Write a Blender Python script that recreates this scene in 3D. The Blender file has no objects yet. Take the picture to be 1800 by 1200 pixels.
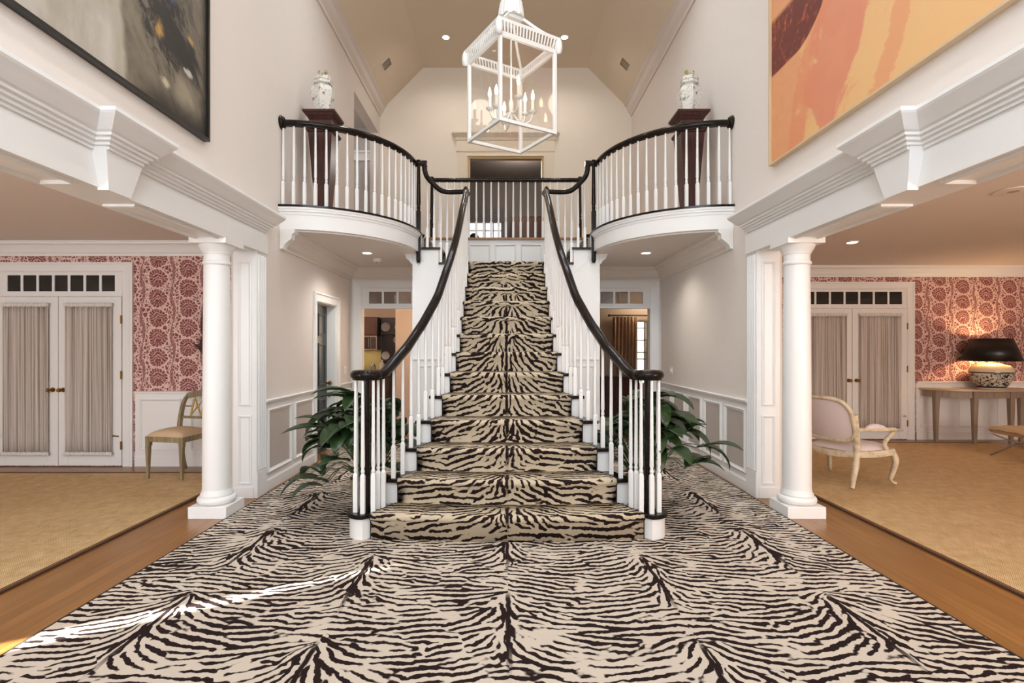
import bpy, bmesh, math, random
from mathutils import Vector, Matrix

random.seed(7)
sc = bpy.context.scene
col = sc.collection
PI = math.pi

# ------------------------------------------------------------------ camera, exposure, world
cam = bpy.data.objects.new('camera', bpy.data.cameras.new('camera'))
col.objects.link(cam)
cam.location = (-0.02, 0.0, 1.448)
cam.rotation_euler = (PI / 2, 0, 0)
cam.data.sensor_width = 36.0
cam.data.lens = 36.0 * 950 / 1800
cam.data.shift_x = 13 / 1800
cam.data.shift_y = 12 / 1800
cam.data.clip_start = 0.05
sc.camera = cam
sc.view_settings.view_transform = 'Standard'
sc.view_settings.look = 'None'
sc.view_settings.exposure = 0.06
sc.view_settings.gamma = 1.0
sc.view_settings.use_curve_mapping = False
sc.cycles.use_denoising = True
sc.cycles.max_bounces = 8
sc.cycles.diffuse_bounces = 5
sc.cycles.sample_clamp_indirect = 6.0

world = bpy.data.worlds.new('World')
sc.world = world
world.use_nodes = True
world.node_tree.nodes['Background'].inputs[0].default_value = (0.75, 0.85, 1.0, 1)
world.node_tree.nodes['Background'].inputs[1].default_value = 0.6


def lamp(name, kind, loc, energy, color=(1, 1, 1), rot=(0, 0, 0), size=0.1, size_y=None, angle=None, blend=0.5, parent=None):
    d = bpy.data.lights.new(name, kind)
    d.energy = energy
    d.color = color
    if kind == 'AREA':
        d.shape = 'RECTANGLE'
        d.size = size
        d.size_y = size_y or size
    elif kind == 'SUN':
        d.angle = size
    else:
        d.shadow_soft_size = size
    if kind == 'SPOT':
        d.spot_size = angle
        d.spot_blend = blend
    o = bpy.data.objects.new(name, d)
    col.objects.link(o)
    o.location = loc
    o.rotation_euler = rot
    return o


# area lamps added for assumed front daylight behind the camera; no windows are modelled
lamp('assumed_daylight', 'AREA', (0, -1.05, 1.6), 48, (0.80, 0.91, 1.0), (PI / 2, 0, 0), 4.0, 2.6)
lamp('assumed_daylight', 'AREA', (0, -1.05, 4.4), 195, (0.80, 0.91, 1.0), (PI / 2, 0, 0), 3.6, 2.2)
lamp('assumed_daylight', 'AREA', (-5.2, -1.05, 1.5), 155, (0.88, 0.94, 1.0), (PI / 2, 0, 0), 3.6, 1.7)
lamp('assumed_daylight', 'AREA', (5.4, -1.05, 1.5), 205, (1.0, 0.90, 0.82), (PI / 2, 0, 0), 3.6, 1.7)
# low sun through a slit added in the left room's outer wall
sun_dir = Vector((0.868, 0.497, -0.25))
sun = lamp('sun', 'SUN', (-12, -4, 6), 85, (1.0, 0.95, 0.86), size=math.radians(0.5))
sun.rotation_euler = sun_dir.to_track_quat('-Z', 'Y').to_euler()


# ------------------------------------------------------------------ materials
def lin(c):
    c = c / 255.0
    return c / 12.92 if c <= 0.04045 else ((c + 0.055) / 1.055) ** 2.4


def rgb(r, g, b):
    return (lin(r), lin(g), lin(b), 1.0)


class X:
    """A value socket with arithmetic; builds Math nodes."""

    def __init__(s, nt, v):
        s.nt, s.v = nt, v

    def m(s, op, *args, clamp=False):
        n = s.nt.nodes.new('ShaderNodeMath')
        n.operation = op
        n.use_clamp = clamp
        for i, a in enumerate((s,) + args):
            a = a.v if isinstance(a, X) else a
            if isinstance(a, (int, float)):
                n.inputs[i].default_value = a
            else:
                s.nt.links.new(a, n.inputs[i])
        return X(s.nt, n.outputs[0])

    def __add__(s, o): return s.m('ADD', o)
    __radd__ = __add__
    def __sub__(s, o): return s.m('SUBTRACT', o)
    def __rsub__(s, o): return (s * -1.0) + o
    def __mul__(s, o): return s.m('MULTIPLY', o)
    __rmul__ = __mul__
    def __truediv__(s, o): return s.m('DIVIDE', o)
    def abs(s): return s.m('ABSOLUTE')
    def sin(s): return s.m('SINE')
    def floor(s): return s.m('FLOOR')
    def fract(s): return s - s.floor()
    def mod(s, o): return s.m('FLOORED_MODULO', o)
    def min(s, o): return s.m('MINIMUM', o)
    def max(s, o): return s.m('MAXIMUM', o)
    def pow(s, o): return s.m('POWER', o)
    def sqrt(s): return s.m('SQRT')
    def gt(s, o): return s.m('GREATER_THAN', o)
    def lt(s, o): return s.m('LESS_THAN', o)
    def atan2(s, o): return s.m('ARCTAN2', o)

    def step(s, a, b):
        """smooth 0..1 ramp from a to b"""
        n = s.nt.nodes.new('ShaderNodeMapRange')
        n.interpolation_type = 'SMOOTHSTEP'
        s.nt.links.new(s.v, n.inputs['Value'])
        lo, hi = (0.0, 1.0) if a < b else (1.0, 0.0)
        n.inputs['From Min'].default_value = min(a, b)
        n.inputs['From Max'].default_value = max(a, b)
        n.inputs['To Min'].default_value = lo
        n.inputs['To Max'].default_value = hi
        return X(s.nt, n.outputs[0])


class Mat:
    def __init__(s, name, rough=0.5, metal=0.0, spec=0.5):
        s.m = bpy.data.materials.new(name)
        s.m.use_nodes = True
        s.nt = s.m.node_tree
        s.b = s.nt.nodes['Principled BSDF']
        s.b.inputs['Roughness'].default_value = rough
        s.b.inputs['Metallic'].default_value = metal
        s.b.inputs['Specular IOR Level'].default_value = spec
        s.tc = s.nt.nodes.new('ShaderNodeTexCoord')

    def xyz(s, which='Object'):
        n = s.nt.nodes.new('ShaderNodeSeparateXYZ')
        s.nt.links.new(s.tc.outputs[which], n.inputs[0])
        return [X(s.nt, o) for o in n.outputs]

    def vec(s, x, y=0.0, z=0.0):
        n = s.nt.nodes.new('ShaderNodeCombineXYZ')
        for i, a in enumerate((x, y, z)):
            if isinstance(a, X):
                s.nt.links.new(a.v, n.inputs[i])
            else:
                n.inputs[i].default_value = a
        return n.outputs[0]

    def noise(s, vec=None, scale=5.0, detail=2.0, rough=0.5, dist=0.0):
        n = s.nt.nodes.new('ShaderNodeTexNoise')
        s.nt.links.new(vec or s.tc.outputs['Object'], n.inputs['Vector'])
        n.inputs['Scale'].default_value = scale
        n.inputs['Detail'].default_value = detail
        n.inputs['Roughness'].default_value = rough
        n.inputs['Distortion'].default_value = dist
        return X(s.nt, n.outputs['Fac'])

    def voronoi(s, vec, scale=5.0, feature='F1', out='Distance'):
        n = s.nt.nodes.new('ShaderNodeTexVoronoi')
        n.feature = feature
        s.nt.links.new(vec, n.inputs['Vector'])
        n.inputs['Scale'].default_value = scale
        return X(s.nt, n.outputs[out])

    def gabor(s, vec, scale, freq, orient, aniso=1.0):
        n = s.nt.nodes.new('ShaderNodeTexGabor')
        s.nt.links.new(vec, n.inputs['Vector'])
        n.inputs['Scale'].default_value = scale
        n.inputs['Frequency'].default_value = freq
        n.inputs['Anisotropy'].default_value = aniso
        s.nt.links.new(orient.v, n.inputs['Orientation 2D'] if 'Orientation 2D' in n.inputs else n.inputs[4])
        return X(s.nt, n.outputs['Value'])

    def mix(s, f, a, b):
        n = s.nt.nodes.new('ShaderNodeMix')
        n.data_type = 'RGBA'
        if isinstance(f, X):
            s.nt.links.new(f.v, n.inputs[0])
        else:
            n.inputs[0].default_value = f
        for i, c in ((6, a), (7, b)):
            if isinstance(c, tuple):
                n.inputs[i].default_value = c
            else:
                s.nt.links.new(c, n.inputs[i])
        return n.outputs[2]

    def color(s, c):
        if isinstance(c, tuple):
            s.b.inputs['Base Color'].default_value = c
        else:
            s.nt.links.new(c, s.b.inputs['Base Color'])

    def bump(s, h, strength=0.3, dist=0.01):
        n = s.nt.nodes.new('ShaderNodeBump')
        n.inputs['Strength'].default_value = strength
        n.inputs['Distance'].default_value = dist
        s.nt.links.new(h.v, n.inputs['Height'])
        s.nt.links.new(n.outputs[0], s.b.inputs['Normal'])


def paint(name, c, rough=0.5, var=0.03, scale=6.0, metal=0.0, bump=0.0, spec=0.5):
    """plain painted / plastic / metal surface with a faint mottling"""
    m = Mat(name, rough, metal, spec)
    base = rgb(*c)
    lo = tuple(v * (1 - var) for v in base[:3]) + (1,)
    hi = tuple(min(1, v * (1 + var)) for v in base[:3]) + (1,)
    n = m.noise(scale=scale, detail=3)
    m.color(m.mix(n, lo, hi))
    if bump:
        m.bump(m.noise(scale=scale * 30, detail=2), bump, 0.004)
    return m.m


def emitter(name, c, strength):
    m = bpy.data.materials.new(name)
    m.use_nodes = True
    nt = m.node_tree
    nt.nodes.remove(nt.nodes['Principled BSDF'])
    e = nt.nodes.new('ShaderNodeEmission')
    e.inputs[0].default_value = rgb(*c)
    e.inputs[1].default_value = strength
    nt.links.new(e.outputs[0], nt.nodes['Material Output'].inputs[0])
    return m


def thin_glass(name, gloss=0.10, tint=(1, 1, 1, 1)):
    m = bpy.data.materials.new(name)
    m.use_nodes = True
    nt = m.node_tree
    nt.nodes.remove(nt.nodes['Principled BSDF'])
    t = nt.nodes.new('ShaderNodeBsdfTransparent')
    t.inputs[0].default_value = tint
    g = nt.nodes.new('ShaderNodeBsdfGlossy')
    g.inputs['Roughness'].default_value = 0.02
    mx = nt.nodes.new('ShaderNodeMixShader')
    mx.inputs[0].default_value = gloss
    nt.links.new(t.outputs[0], mx.inputs[1])
    nt.links.new(g.outputs[0], mx.inputs[2])
    nt.links.new(mx.outputs[0], nt.nodes['Material Output'].inputs[0])
    return m


def wood(name, c1, c2, axis='Y', scale=1.0, rough=0.35, plank=None, spec=0.5):
    m = Mat(name, rough, 0.0, spec)
    x, y, z = m.xyz()
    if axis == 'Y':
        a, b, c = x, y, z
    elif axis == 'Z':
        a, b, c = x, z, y
    else:
        a, b, c = y, x, z
    if plank:
        pid = (a / plank).floor()
        seam = ((a / plank).fract() - 0.5).abs().gt(0.485)
        off = (pid * 12.9898).sin() * 43.7
        b2 = b + off
        rowid = ((b2 / 1.3).floor() * 7.13 + pid * 3.7).sin() * 51.3
        tone = rowid.fract()
        g = m.noise(m.vec(a * 22.0 * scale + off, b2 * 1.1 * scale, c), 1.0, 4, 0.6, 0.6)
        base = m.mix(g.step(0.3, 0.75), rgb(*c1), rgb(*c2))
        dark = tuple(v * 0.72 for v in rgb(*c1)[:3]) + (1,)
        base = m.mix(tone * 0.45, base, dark)
        base = m.mix(seam * 0.55, base, rgb(70, 40, 18))
        m.color(base)
    else:
        g = m.noise(m.vec(a * 24.0 * scale, b * 1.6 * scale, c * 24.0 * scale), 1.0, 4, 0.6, 0.8)
        m.color(m.mix(g.step(0.3, 0.72), rgb(*c1), rgb(*c2)))
    return m.m


def zebra(name, which, pitch_u, pitch_v, half_drop, period=0.055, spine_len=0.62, light=(208, 194, 179), dark=(40, 28, 27), v0=0.0, rib=1.0, side=0.28):
    """woven animal stripe: ribs leaving vertical spines on a half-drop grid"""
    m = Mat(name, 0.95, spec=0.1)
    x, y, z = m.xyz(which)
    u, v = x, y
    wob = m.noise(m.vec(u, v), 7.0, 2) - 0.5
    wob2 = m.noise(m.vec(u + 7.3, v + 3.1), 7.0, 2) - 0.5
    sweep = m.noise(m.vec(u + 2.2, v * 0.8 + 9.1), 2.6, 1) - 0.5
    jag = m.noise(m.vec(u, v), 30.0, 2) - 0.5
    jag2 = m.noise(m.vec(u + 5.5, v + 1.7), 30.0, 2) - 0.5
    cu = (u / pitch_u + 0.5).floor()
    du = u - cu * pitch_u
    odd = cu.mod(2.0)
    vv = (v - v0) * -1.0 + odd * (half_drop * pitch_v)
    dv = vv.mod(pitch_v)                      # distance below the spine's top
    a = du.abs() + 0.006
    on = dv.step(0.0, 0.12 * pitch_v) * dv.step(spine_len * pitch_v * 1.25, spine_len * pitch_v * 0.8)
    steep = (a * -9.0 / rib).m('EXPONENT') * 1.5 + (a * -3.0).m('EXPONENT') * side
    ang = (steep * on + (1.0 - on) * 0.08) * du.abs().step(pitch_u * 0.5, pitch_u * 0.36)
    sgn = du.m('SIGN')
    theta = ang * sgn * -1.0 + wob * 1.7 + sweep * 1.3      # slope of a stripe
    orient = theta + PI / 2
    p = m.vec(u + wob2 * 0.03 + jag * 0.022, v + wob * 0.03 + jag2 * 0.026)
    g = m.gabor(p, 5.2, 1.0 / (5.2 * period), orient)
    width = m.noise(m.vec(u + 11.0, v), 3.5, 1)
    val = g - 0.5 + (width - 0.5) * 0.30
    fac = val.step(0.008, -0.042)              # 1 = dark
    spine = (du + wob2 * 0.03).abs().step(0.017, 0.009) * on
    fac = fac.max(spine)
    base = m.mix(fac, rgb(*light), rgb(*dark))
    m.color(base)
    pile = m.noise(m.vec(u, v), 420.0, 2)
    m.bump(pile, 0.35, 0.004)
    return m.m


def wallpaper(name):
    m = Mat(name, 0.85, spec=0.2)
    x, y, z = m.xyz()
    U, V = 0.373, 0.243
    wob = m.noise(m.vec(x, z), 9.0, 2) - 0.5
    wob2 = m.noise(m.vec(x + 4.0, z), 9.0, 2) - 0.5
    xs, zs = x + wob * 0.025, z + wob2 * 0.025
    c = (xs / U).floor()
    alt = c.mod(2.0)
    du = xs - (c + 0.5) * U + (zs * 26.0 + c * 3.0).sin() * 0.012
    zz = zs + alt * (V * 0.5)
    r = (zz / V).floor()
    dz = zz - (r + 0.5) * V
    rad = (du * du + dz * dz).sqrt()
    th = dz.atan2(du)
    petal = 0.104 + (th * 7.0 + wob * 4.0).sin().abs() * 0.012
    disc = (petal - rad).step(-0.002, 0.004)
    # carnation: pale arcs that open upwards, and pale veins near the rim
    d2 = (du * du + (dz + 0.05) * (dz + 0.05)).sqrt()
    arcs = (d2 * 190.0 + (th * 3.0).sin() * 1.5 + wob * 8.0).sin().step(0.45, 0.8) * dz.step(-0.075, -0.03) * rad.step(0.082, 0.06)
    veins = (th * 17.0 + wob * 6.0).sin().step(0.6, 0.92) * rad.step(0.058, 0.075)
    flower = disc * (1.0 - (arcs * 0.85).max(veins * 0.65))
    halo = (rad - petal).step(0.020, 0.012)
    # leaf sprays between the flower columns
    lu = (xs / U + 0.5).fract() - 0.5
    lv = ((zs + alt * 0.243 + 0.07) / (V * 2)).fract() - 0.5
    leafd = (lu - lv * 0.10).abs() * 9.0 + (lv * lv) * 7.0 + (lv * 70.0).sin() * 0.10
    leafm = leafd.step(0.98, 0.86) * (1.0 - ((lv * 60.0 - lu.abs() * 150.0).sin()).step(0.72, 0.95))
    leafh = leafd.step(1.22, 1.14)
    vor = m.voronoi(m.vec(xs * 1.25 + wob * 0.05, zs), 21.0, 'DISTANCE_TO_EDGE')
    spots = vor.step(0.075, 0.125) * m.noise(m.vec(x, z), 26.0, 1).step(0.30, 0.38)
    bg = leafm.max(spots * (1.0 - leafh)) * (1.0 - halo)
    fac = flower.max(bg)
    tone = m.noise(m.vec(x, z), 40.0, 2)
    rose = m.mix(tone.step(0.3, 0.7), rgb(120, 62, 62), rgb(164, 104, 100))
    m.color(m.mix(fac, rgb(230, 198, 188), rose))
    return m.m


TRIM = paint('trim_white', (238, 236, 234), 0.38, 0.01)
WALLP = paint('wall_paint', (226, 216, 208), 0.7, 0.015)
WALLU = paint('wall_paint_cream', (234, 223, 208), 0.75, 0.015)
CEILT = paint('ceiling_tan', (230, 215, 193), 0.8, 0.02)
CEILR = paint('ceiling_side_room', (226, 214, 204), 0.8, 0.02)
PANELG = paint('panel_greige', (188, 178, 170), 0.5, 0.02)
SOFFIT = paint('soffit_greige', (224, 213, 203), 0.7, 0.02)
BLACKW = wood('black_lacquered_wood', (20, 15, 12), (34, 25, 20), 'Y', 1.0, 0.18, spec=0.22)
OAK = wood('oak_floor', (136, 92, 44), (162, 113, 60), 'Y', 1.0, 0.3, plank=0.083)
DARKWOOD = wood('mahogany', (48, 22, 18), (82, 40, 32), 'Z', 1.0, 0.3)
BRASS = paint('aged_brass', (150, 115, 60), 0.3, 0.05, metal=1.0)
CHROME = paint('chrome', (200, 200, 200), 0.12, 0.02, metal=1.0)
STEELD = paint('dark_iron', (30, 28, 27), 0.45, 0.05)
DOORDK = paint('charcoal_door_paint', (58, 64, 66), 0.4, 0.03)
GLASS = thin_glass('clear_glass')
DKGLASS = paint('dark_transom_glass', (34, 32, 30), 0.06, 0.1)
BULB = emitter('lit_bulb', (255, 232, 196), 9.0)
DOWNL = emitter('lit_downlight', (255, 240, 215), 9.0)


# ------------------------------------------------------------------ mesh building
class MB:
    def __init__(s, sx=1):
        s.v, s.f, s.sx, s.uvs = [], [], sx, None

    def add(s, vs, fs):
        o = len(s.v)
        s.v += [(a * s.sx, b, c) for a, b, c in vs]
        s.f += [tuple(i + o for i in f) for f in fs]
        return s

    def box(s, x0, x1, y0, y1, z0, z1):
        return s.hexa([(x0, y0, z0), (x1, y0, z0), (x1, y1, z0), (x0, y1, z0), (x0, y0, z1), (x1, y0, z1), (x1, y1, z1), (x0, y1, z1)])

    def hexa(s, p):
        return s.add(p, [(3, 2, 1, 0), (4, 5, 6, 7), (0, 1, 5, 4), (1, 2, 6, 5), (2, 3, 7, 6), (3, 0, 4, 7)])

    def taper(s, cx, cy, z0, z1, a0, b0, a1, b1):
        """square frustum, half sizes a (x) and b (y)"""
        q = lambda a, b, z: [(cx - a, cy - b, z), (cx + a, cy - b, z), (cx + a, cy + b, z), (cx - a, cy + b, z)]
        return s.hexa(q(a0, b0, z0) + q(a1, b1, z1))

    def prism(s, poly, vec):
        n = len(poly)
        top = [tuple(p[i] + vec[i] for i in range(3)) for p in poly]
        return s.add(list(poly) + top, [tuple(reversed(range(n))), tuple(range(n, 2 * n))] + [(i, (i + 1) % n, n + (i + 1) % n, n + i) for i in range(n)])

    def flat(s, xy, z0, z1):
        return s.prism([(x, y, z0) for x, y in xy], (0, 0, z1 - z0))

    def lathe(s, cx, cy, prof, n=24, phase=0.0, stretch=(1, 1)):
        vs, fs = [], []
        for r, z in prof:
            for k in range(n):
                t = 2 * PI * k / n + phase
                vs.append((cx + r * math.cos(t) * stretch[0], cy + r * math.sin(t) * stretch[1], z))
        for i in range(len(prof) - 1):
            for k in range(n):
                fs.append((i * n + k, i * n + (k + 1) % n, (i + 1) * n + (k + 1) % n, (i + 1) * n + k))
        fs.append(tuple(reversed(range(n))))
        m = (len(prof) - 1) * n
        fs.append(tuple(range(m, m + n)))
        return s.add(vs, fs)

    def sweep(s, path, prof, up=(0, 0, 1), closed=False, scale=None):
        """profile (side, up) carried along a 3-D path"""
        P = [Vector(p) for p in path]
        n, k = len(P), len(prof)
        upv = Vector(up)
        vs, fs = [], []
        last = None
        for i, p in enumerate(P):
            a = P[i - 1] if (i or closed) else p
            b = P[(i + 1) % n] if (i < n - 1 or closed) else p
            t = (b - a).normalized()
            side = t.cross(upv)
            if side.length < 1e-4:
                side = last if last is not None else t.cross(Vector((0, 1, 0.01)))
            side = side.normalized()
            last = side
            u = side.cross(t).normalized()
            w = scale[i] if scale else 1.0
            for q in prof:
                vs.append(tuple(p + side * q[0] * w + u * q[1] * w))
        m = n if closed else n - 1
        for i in range(m):
            j = (i + 1) % n
            for c in range(k):
                d = (c + 1) % k
                fs.append((i * k + c, i * k + d, j * k + d, j * k + c))
        if not closed:
            fs.append(tuple(reversed(range(k))))
            fs.append(tuple(range((n - 1) * k, n * k)))
        return s.add(vs, fs)

    def tube(s, path, r, n=8, closed=False, up=(0, 0, 1), squash=1.0):
        prof = [(math.cos(2 * PI * i / n), squash * math.sin(2 * PI * i / n)) for i in range(n)]
        sc_ = r if isinstance(r, (list, tuple)) else [r] * len(path)
        return s.sweep(path, prof, up, closed, sc_)

    def plan(s, path, prof, closed=False, xf=None):
        """mitred moulding: profile (offset to the right of the path, height); xf maps (a, b, h) to space"""
        n, k = len(path), len(prof)
        xf = xf or (lambda a, b, h: (a, b, h))
        P = [Vector((p[0], p[1])) for p in path]
        vs, fs = [], []
        for i in range(n):
            d0 = (P[i] - P[i - 1]).normalized() if (i or closed) else None
            d1 = (P[(i + 1) % n] - P[i]).normalized() if (i < n - 1 or closed) else None
            d0 = d0 or d1
            d1 = d1 or d0
            n0, n1 = Vector((d0.y, -d0.x)), Vector((d1.y, -d1.x))
            m = (n0 + n1)
            m = m / max(0.2, m.dot(n0)) if m.length > 1e-5 else n0
            for o, h in prof:
                q = P[i] + m * o
                vs.append(xf(q.x, q.y, h))
        for i in range(n if closed else n - 1):
            j = (i + 1) % n
            for c in range(k):
                d = (c + 1) % k
                fs.append((i * k + c, i * k + d, j * k + d, j * k + c))
        if not closed:
            fs.append(tuple(reversed(range(k))))
            fs.append(tuple(range((n - 1) * k, n * k)))
        return s.add(vs, fs)

    def frame(s, xf, u0, u1, v0, v1, prof):
        """mitred ring moulding in a plane; xf(u, v, h)"""
        return s.plan([(u0, v0), (u0, v1), (u1, v1), (u1, v0)], prof, True, xf)

    def grid(s, fn, nu, nv):
        vs = [fn(i / nu, j / nv) for j in range(nv + 1) for i in range(nu + 1)]
        fs = [(j * (nu + 1) + i, j * (nu + 1) + i + 1, (j + 1) * (nu + 1) + i + 1, (j + 1) * (nu + 1) + i) for j in range(nv) for i in range(nu)]
        return s.add(vs, fs)

    def sphere(s, c, r, n=12, m=8, st=(1, 1, 1)):
        prof = [(r * math.sin(PI * j / m), -r * math.cos(PI * j / m)) for j in range(m + 1)]
        prof[0] = (r * 0.02, -r)
        prof[-1] = (r * 0.02, r)
        vs, fs = [], []
        for a, z in prof:
            for k in range(n):
                t = 2 * PI * k / n
                vs.append((c[0] + a * math.cos(t) * st[0], c[1] + a * math.sin(t) * st[1], c[2] + z * st[2]))
        for i in range(m):
            for k in range(n):
                fs.append((i * n + k, i * n + (k + 1) % n, (i + 1) * n + (k + 1) % n, (i + 1) * n + k))
        fs.append(tuple(reversed(range(n))))
        fs.append(tuple(range(m * n, m * n + n)))
        return s.add(vs, fs)

    def build(s, name, mat, parent=None, smooth=None, bevel=0.0, solid=0.0, recalc=True):
        me = bpy.data.meshes.new(name)
        off = root_loc(parent) if parent else Vector((0, 0, 0))
        me.from_pydata([(a - off.x, b - off.y, c - off.z) for a, b, c in s.v], [], s.f)
        if recalc:
            bm = bmesh.new()
            bm.from_mesh(me)
            bmesh.ops.recalc_face_normals(bm, faces=bm.faces)
            bm.to_mesh(me)
            bm.free()
        if s.uvs:
            lay = me.uv_layers.new(name='UVMap')
            for l in me.loops:
                lay.data[l.index].uv = s.uvs[l.vertex_index]
        if smooth is not None:
            me.polygons.foreach_set('use_smooth', [True] * len(me.polygons))
            me.set_sharp_from_angle(angle=math.radians(smooth))
        me.materials.append(mat)
        o = bpy.data.objects.new(name, me)
        col.objects.link(o)
        if parent:
            o.parent = parent
        if bevel:
            b = o.modifiers.new('bevel', 'BEVEL')
            b.width = bevel
            b.segments = 2
            b.limit_method = 'ANGLE'
        if solid:
            b = o.modifiers.new('solid', 'SOLIDIFY')
            b.thickness = solid
            b.offset = 0
        return o


LOC = {}


def root_loc(o):
    while o.parent:
        o = o.parent
    return LOC.get(o.name, Vector((0, 0, 0)))


def tag(o, label, cat, group=None, kind=None):
    if label:
        o['label'] = label
    if cat:
        o['category'] = cat
    if group:
        o['group'] = group
    if kind:
        o['kind'] = kind
    return o


def thing(name, label, cat, loc=(0, 0, 0), group=None, kind='thing'):
    o = bpy.data.objects.new(name, None)
    o.empty_display_size = 0.1
    col.objects.link(o)
    o.location = loc
    LOC[o.name] = Vector(loc)
    return tag(o, label, cat, group, kind)


def struct(mb, name, mat, label=None, parent=None, **k):
    o = mb.build(name, mat, parent, **k)
    if not parent:
        tag(o, label, None, None, 'structure')
        o['category'] = name.split('_')[0]
    return o


def holder(name, label, cat, loc=(0, 0, 0)):
    return thing(name, label, cat, loc, None, 'structure')


def spline(pts, n=8):
    """Catmull-Rom through the points"""
    P = [Vector(p) for p in pts]
    P = [P[0] * 2 - P[1]] + P + [P[-1] * 2 - P[-2]]
    out = []
    for i in range(1, len(P) - 2):
        for j in range(n):
            t = j / n
            a, b, c, d = P[i - 1], P[i], P[i + 1], P[i + 2]
            out.append(0.5 * (2 * b + (c - a) * t + (2 * a - 5 * b + 4 * c - d) * t * t + (3 * b - a - 3 * c + d) * t ** 3))
    out.append(P[-2])
    return out


def interp(tab, x):
    for (a, va), (b, vb) in zip(tab, tab[1:]):
        if x <= b:
            return va + (vb - va) * max(0.0, (x - a) / (b - a))
    return tab[-1][1]


SIDE = {-1: 'left', 1: 'right'}
# ------------------------------------------------------------------ the setting
W = 2.45            # hall wall plane, |x|
YP = 5.236          # near face of the pilastered wall ends
YL = 7.25           # front of the landing
YB = 8.53           # lower back wall
YU = 10.52          # upper back wall
ZB = 3.0            # balcony floor
ZH = 3.18           # upper hall floor
ROOMB = {-1: 6.65, 1: 8.6}   # back walls of the side rooms

struct(MB().box(-8.2, 9.8, -1.4, 14.2, -0.12, 0), 'floor', OAK)

# vaulted hall ceiling
prof = [(-2.7, 5.80), (-2.45, 5.98), (-2.31, 6.19), (-1.6, 6.907), (1.6, 6.907), (2.31, 6.19), (2.45, 5.98), (2.7, 5.80)]
outer = [(2.7, 7.1), (-2.7, 7.1)]
struct(MB().prism([(x, -1.35, z) for x, z in prof + outer], (0, 11.95, 0)), 'ceiling', CEILT)

# hall side walls
for s in (-1, 1):
    m = MB(-s)
    x0, x1 = -W - 0.17, -W
    m.box(x0, x1, -1.2, YP + 0.02, 2.41, 6.1)
    if s < 0:
        m.box(x0, x1, YP + 0.02, 6.97, 0, 6.1)
        m.box(x0, x1, 6.97, 7.78, 2.06, 6.1)
        m.box(x0, x1, 7.78, 8.68, 0, 6.1)
        m.box(x0, x1, 8.68, 8.72, 2.72, 6.1)
        m.box(x0, x1, 8.72, 10.42, 2.72, 3.0)
        m.box(x0, x1, 8.72, 10.42, 5.6, 6.1)
        m.box(x0, x1, 10.42, 10.7, 2.72, 6.1)
    else:
        m.box(x0, x1, YP + 0.02, 8.68, 0, 6.1)
        m.box(x0, x1, 8.68, 10.7, 2.72, 6.1)
    m.box(x0, x1, -1.2, 1.364, 0, 2.41)
    struct(m, 'wall_' + SIDE[s], WALLP)
    # room-side thickness of the wall end
    m = MB(-s)
    m.box(-W - 0.23, -W - 0.17, YP + 0.02, ROOMB[s] + 0.1, 0, 2.75)
    m.box(-W - 0.23, -W - 0.17, -1.2, 1.34, 0, 2.75)
    struct(m, 'wall_' + SIDE[s] + '_room_inner', WALLP)

# lower back wall with its two doorways
m = MB()
for s in (-1, 1):
    a, b = sorted((s * 2.45, s * 2.29))
    m.box(a, b, YB, YB + 0.15, 0, 2.8)
    a, b = sorted((s * 2.29, s * 1.26))
    m.box(a, b, YB, YB + 0.15, 2.40, 2.8)
m.box(-1.26, 1.26, YB, YB + 0.15, 0, 2.8)
struct(m, 'wall_back', WALLP)

# upper back wall (gable) with the cased opening
m = MB()
for a, b, z0, z1 in ((-2.5, -0.74, 3.0, 7.0), (0.74, 2.5, 3.0, 7.0), (-0.74, 0.74, 5.18, 7.0)):
    m.box(a, b, YU, YU + 0.12, z0, z1)
struct(m, 'wall_back_upper', WALLU)

struct(MB().box(-2.62, 2.62, -1.36, -1.2, 0, 7.0), 'wall_front', WALLP)

# side rooms
WALLPAPER = wallpaper('floral_wallpaper')
for s in (-1, 1):
    yb = ROOMB[s]
    side = SIDE[s]
    xo = -8.0 if s < 0 else -9.6
    struct(MB(-s).box(xo, -W - 0.17, yb, yb + 0.12, 0, 2.75), 'wall_%s_room_back' % side, WALLPAPER)
    struct(MB(-s).box(xo - 0.1, -W - 0.17, -1.3, -1.2, 0, 2.75), 'wall_%s_room_front' % side, WALLP)
    struct(MB(-s).box(xo - 0.1, -W - 0.17, -1.3, yb + 0.12, 2.75, 2.95), 'ceiling_%s_room' % side, CEILR)
    m = MB(-s)
    if s > 0:
        m.box(xo - 0.1, xo, -1.3, yb + 0.1, 0, 2.75)
    else:
        # outer wall with a tapering gap added to shape the low sun's streak on the floor
        m.box(-8.03, -8.0, -1.3, -1.0, 0, 2.75)
        m.box(-8.03, -8.0, -0.2, yb + 0.1, 0, 2.75)
        m.box(-8.03, -8.0, -1.0, -0.2, 0, 1.30)
        m.box(-8.03, -8.0, -1.0, -0.2, 2.10, 2.75)
        for k in (-1, 1):
            yc = -0.59
            m.prism([(-8.03, yc + k * 0.12, 1.30), (-8.03, yc + k * 0.016, 2.10), (-8.03, yc + k * 0.41, 2.10), (-8.03, yc + k * 0.41, 1.30)], (0.03, 0, 0))
    struct(m, 'wall_%s_room_outer' % side, WALLP)

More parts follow.
